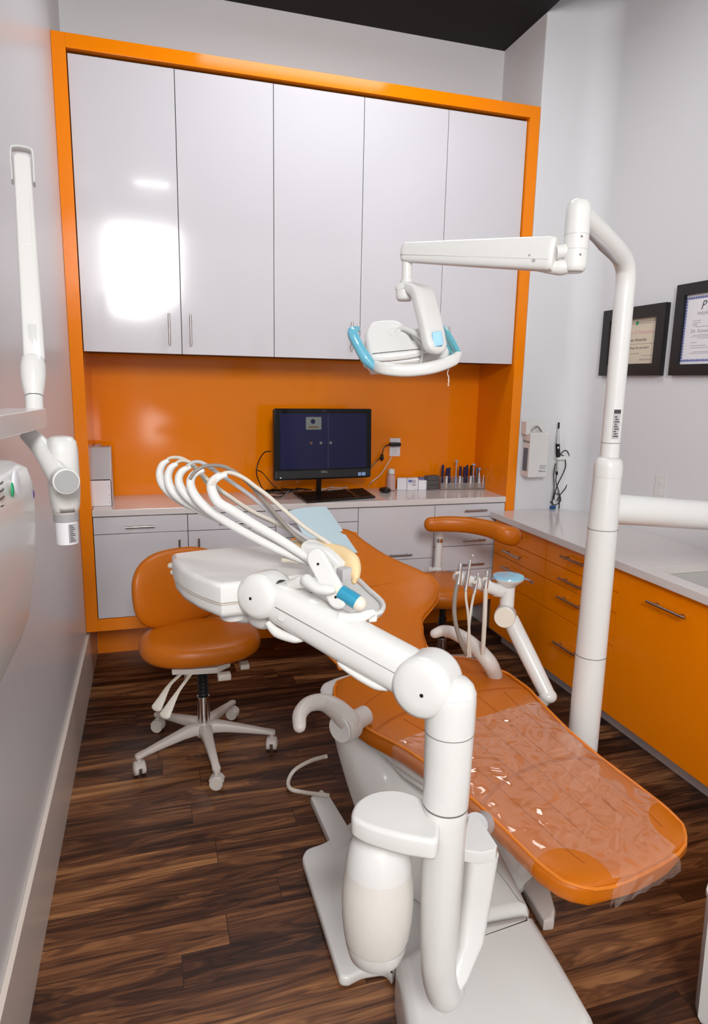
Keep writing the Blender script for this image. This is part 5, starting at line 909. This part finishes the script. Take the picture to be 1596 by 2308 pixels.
for lab, m, a, b, hs, rh, rt_ in tips:
    s = thing('suction_handpiece', lab, 'handpiece', b, 'handpieces on the assistant holder'); bm = NB(); a, b = Vector(a), Vector(b)
    cyl(bm, b-(a-b)*0.25, b+(a-b)*0.55, rt_, rt_*1.05, n=16, bev=0.002); cyl(bm, b+(a-b)*0.55, a, rt_*0.8, rt_*0.75, n=16, bev=0.002); obj('valve', bm, CHROME, s)
    if 'syringe' in lab:
        bm = NB(); tube(bm, [a, a+V(0.002, 0, 0.012), a+V(0.008, -0.004, 0.018)], 0.005, 4, 10, round_ends=True); obj('tip', bm, CHROME, s, 60)
    else:
        bm = NB(); q = (a+b)/2+V(-0.011, -0.008, 0.0); cyl(bm, q, q+V(-0.005, -0.004, 0), 0.006, n=12); obj('button', bm, IVORY, s)
    bm = NB(); tube(bm, hs, rh, 6, 12); obj('hose', bm, HOSEG if m is HOSEG else HOSE, s, 60)
# ------------------------------------------------------------ x-ray unit and control box on the left wall
t = thing('xray_unit', 'white wall-mounted x-ray unit: folded arm, knuckle and hanging tube head', 'x-ray unit', (0.02, -1.9, 1.5))
bm = NB(); U0, U1 = Vector((0.0707,-1.5645,2.2099)), Vector((0.0925,-1.7429,1.6827)); ud = (U1-U0).normalized(); un = V(0.12, -0.99, 0).normalized(); un = (un-ud*un.dot(ud)).normalized(); us = ud.cross(un)
R = []
for k, w_, h_ in ((-0.02, 0.015, 0.014), (0.0, 0.021, 0.020), (0.5, 0.024, 0.023), (1.0, 0.026, 0.024)): R.append(ring(U0+(U1-U0)*k, us, un, w_, h_, 28, 5))
loft(bm, R); ua = obj('upper_arm', bm, WHITE, t, 50)
MU = basis(U0+ud*0.11, us, ud, us.cross(ud)); fz = 1 if us.cross(ud).dot(un) > 0 else -1
bm = NB(); box(bm, (-0.012, 0.0, 0.0205*fz), (0.012, 0.14, 0.0235*fz), 0.001, MU); obj('arm_cover', bm, WHITE, ua)
bm = NB(); MU2 = basis(U0+(U1-U0)*0.90, us, ud, us.cross(ud))
for k in range(6): box(bm, (-0.009+0.0035*k, -0.035, 0.0232*fz), (-0.0082+0.0035*k, 0.015-0.006*(k % 3), 0.0245*fz), 0, MU2)
obj('label_print', bm, GREYCAP, ua)
bm = NB(); P0 = U0-ud*0.055
P0 = U0-ud*0.035; tube(bm, [P0+us*0.026+ud*0.10, P0+us*0.0265+ud*0.02, P0+us*0.018+ud*0.002, P0-us*0.018+ud*0.002, P0-us*0.0265+ud*0.02, P0-us*0.026+ud*0.10], 0.013, 4, 12, flat=0.25, up=un, e=3)
obj('arm_bracket', bm, WHITE, t, 60)
bm = NB(); k0 = Vector((0.0918,-1.7620,1.6922)); k1 = Vector((0.0948,-1.8038,1.5963)); x_, y_, z_ = frame(k1-k0); L_ = (k1-k0).length
lathe(bm, [(0.018, -0.002), (0.027, 0.004), (0.030, L_*0.25), (0.030, L_*0.5), (0.026, L_*0.8), (0.0215, L_)], k0, k1-k0, 28); obj('knuckle', bm, WHITE, t, 60)
bm = NB(); cyl(bm, k1+(k1-k0)*0.02, k1+(k1-k0)*0.45, 0.0210, n=28); obj('swivel_pin', bm, WHITE, t)
bm = NB(); cyl(bm, k1, k1+(k1-k0)*0.02, 0.0195, n=28); obj('joint_line', bm, BLACK, t)
bA, bB = Vector((0.1253,-1.8346,1.5439)), Vector((0.0666,-2.3197,1.5330)); bd = (bB-bA); bd.z = 0; Lb = bd.length; bd.normalize(); bs = V(-bd.y, bd.x, 0); bs = bs if bs.x > 0 else -bs
MBm = basis(bA, bd, -bs if bd.cross(bs).z < 0 else bs, (0, 0, 1)); sgn = 1 if bd.cross(bs).z > 0 else -1
bm = NB(); box(bm, (0, -0.09 if sgn > 0 else 0.0, -0.024), (0.37, 0.0 if sgn > 0 else 0.09, 0.024), 0.003, MBm); obj('extension_arm', bm, mat('pinkish_beam', (0.70, 0.64, 0.62), 0.2, coat=0.3), t)
# tube head
bm = NB(); tube(bm, [(0.0768,-1.8378,1.5077), (0.1073,-1.8536,1.4758), (0.1321,-1.8897,1.4409), (0.1563,-1.9253,1.4069), (0.1707,-1.9532,1.3965)], [0.020, 0.024, 0.024, 0.027, 0.030], 6, 24); obj('yoke_arm', bm, WHITE, t, 60)
c = Vector((0.1748,-1.9691,1.4031)); ca_ = (V(0.3727, -3.6686, 1.6)-c); ca_.z = 0; ca_ = (ca_.normalized()+V(0.15, 0, 0)).normalized()
bm = NB(); cyl(bm, c-ca_*0.03, c+ca_*0.012, 0.031, n=32, bev=0.003); pv = obj('pivot', bm, WHITE, t, 60)
bm = NB(); cyl(bm, c+ca_*0.012, c+ca_*0.0145, 0.027, n=32, bev=0.001); obj('pivot_cap', bm, GREYCAP, pv)
bm = NB(); hz0 = Vector((0.1577,-1.8599,1.3120)); hz1 = Vector((0.1615,-1.8225,1.5007)); hx0 = V(ca_.y*-1, ca_.x, 0)
R = []
for k, rx_, ry_ in ((0.0, 0.030, 0.035), (0.08, 0.034, 0.044), (0.3, 0.037, 0.05), (0.8, 0.037, 0.05), (0.93, 0.034, 0.043), (0.985, 0.026, 0.03), (1.0, 0.014, 0.016)): R.append(ring(V(hz0.x, hz0.y, hz0.z+(hz1.z-hz0.z)*k), hx0, ca_, rx_, ry_, 32, 2.6))
loft(bm, R); th_ = obj('tube_head', bm, WHITE, t, 60)
bm = NB(); cyl(bm, (hz0.x, hz0.y, hz0.z+0.005), (hz0.x, hz0.y, hz0.z-0.006), 0.031, n=30); obj('head_ring', bm, GREYW, th_)
bm = NB(); cyl(bm, (hz0.x, hz0.y, hz0.z-0.006), (hz0.x, hz0.y, hz0.z-0.026), 0.0300, n=30); obj('grey_band', bm, GREYCAP, th_)
bm = NB(); cyl(bm, (hz0.x, hz0.y, hz0.z-0.026), (hz0.x, hz0.y, hz0.z-0.086), 0.0272, 0.0265, n=30, bev=0.001); cn = obj('beam_cone', bm, PAPER, th_)
rr_ = hx0 if hx0.x > 0 else -hx0
bm = NB(); MS = basis(V(hz0.x, hz0.y, hz0.z-0.056)+(ca_*0.9+rr_*0.35).normalized()*0.0272, V(-(ca_*0.9+rr_*0.35).y, (ca_*0.9+rr_*0.35).x, 0).normalized(), -(ca_*0.9+rr_*0.35).normalized(), (0, 0, 1)); box(bm, (-0.010, -0.001, -0.024), (0.010, 0.003, 0.024), 0, MS); lb = obj('label', bm, STICKER, cn)
bm = NB()
for k in range(9): box(bm, (-0.008, -0.0016, -0.021+k*0.005), (0.006-0.003*(k % 3), -0.001, -0.019+k*0.005), 0, MS)
obj('label_print', bm, INK, lb)
# control box: faces into the room, only its right side in frame
t = thing('xray_control_box', 'bulky white x-ray control box hanging on the left wall, cut by the photo edge', 'control box', (0.003, -2.2, 1.25))
bm = NB(); Y0, Y1 = -2.62, -2.03; R = []
for z, xd, yi in ((1.055, 0.055, 0.12), (1.08, 0.085, 0.07), (1.12, 0.100, 0.03), (1.22, 0.114, 0.0), (1.33, 0.126, 0.0), (1.41, 0.126, 0.004), (1.45, 0.116, 0.014), (1.465, 0.09, 0.032), (1.469, 0.07, 0.05)):
    pts = []; ya, yb = Y0+yi, Y1-yi; hw = (yb-ya)/2; cy_ = (ya+yb)/2
    for i in range(32): a = 2*PI*i/32; ca2, sa2 = math.cos(a), math.sin(a); pts.append(V(xd/2+xd/2*math.copysign(abs(ca2)**0.35, ca2), cy_+hw*math.copysign(abs(sa2)**0.3, sa2), z))
    R.append(pts)
loft(bm, R); bx_ = obj('housing', bm, WHITE, t, 60)
bm = NB(); q = Vector((0.1180,-2.2535,1.4340)); s = bmesh.new(); ell(bm, q, 0.006, 0.030, 0.034); obj('round_window', bm, PAPER, bx_, 60)
bm = NB(); q = Vector((0.1240,-2.3218,1.4396)); ell(bm, q, 0.003, 0.008, 0.014); obj('indicator', bm, GREEN, bx_, 60)
bm = NB(); q = Vector((0.1200,-2.1013,1.3946)); ell(bm, q, 0.006, 0.008, 0.014); obj('side_button', bm, PURPLE, bx_, 60)
bm = NB(); 
for k in range(6): q = Vector((0.1210,-2.3991,1.4629))-V(0, 0, 0.013*k); tube(bm, [q-V(0, 0.02, -0.002), q, q+V(-0.001, 0.02, 0.0)], 0.0018, 3, 6)
obj('vent_slots', bm, BLACK, bx_, 60)
# white bin at the right edge
t = thing('waste_bin', 'white smooth-sided bin cut by the lower right edge of the photo', 'bin', (2.02, -2.52, 0))
bm = NB(); Bn = [(1.70, -2.53), (1.72, -2.50), (1.855, -2.40), (1.90, -2.39), (2.2, -2.45), (2.2, -2.9), (1.85, -2.95)]
R = [[V(1.98+(x-1.98)*k, -2.65+(y+2.65)*k, z) for x, y in Bn] for z, k in ((0.002, 0.97), (0.02, 1.0), (0.36, 1.03))]; loft(bm, R); obj('body', bm, WHITE, t)
bm = NB(); R = [[V(1.98+(x-1.98)*k, -2.65+(y+2.65)*k, z) for x, y in Bn] for z, k in ((0.361, 1.04), (0.375, 1.04), (0.39, 0.95))]; loft(bm, R); obj('lid', bm, WHITE, t)
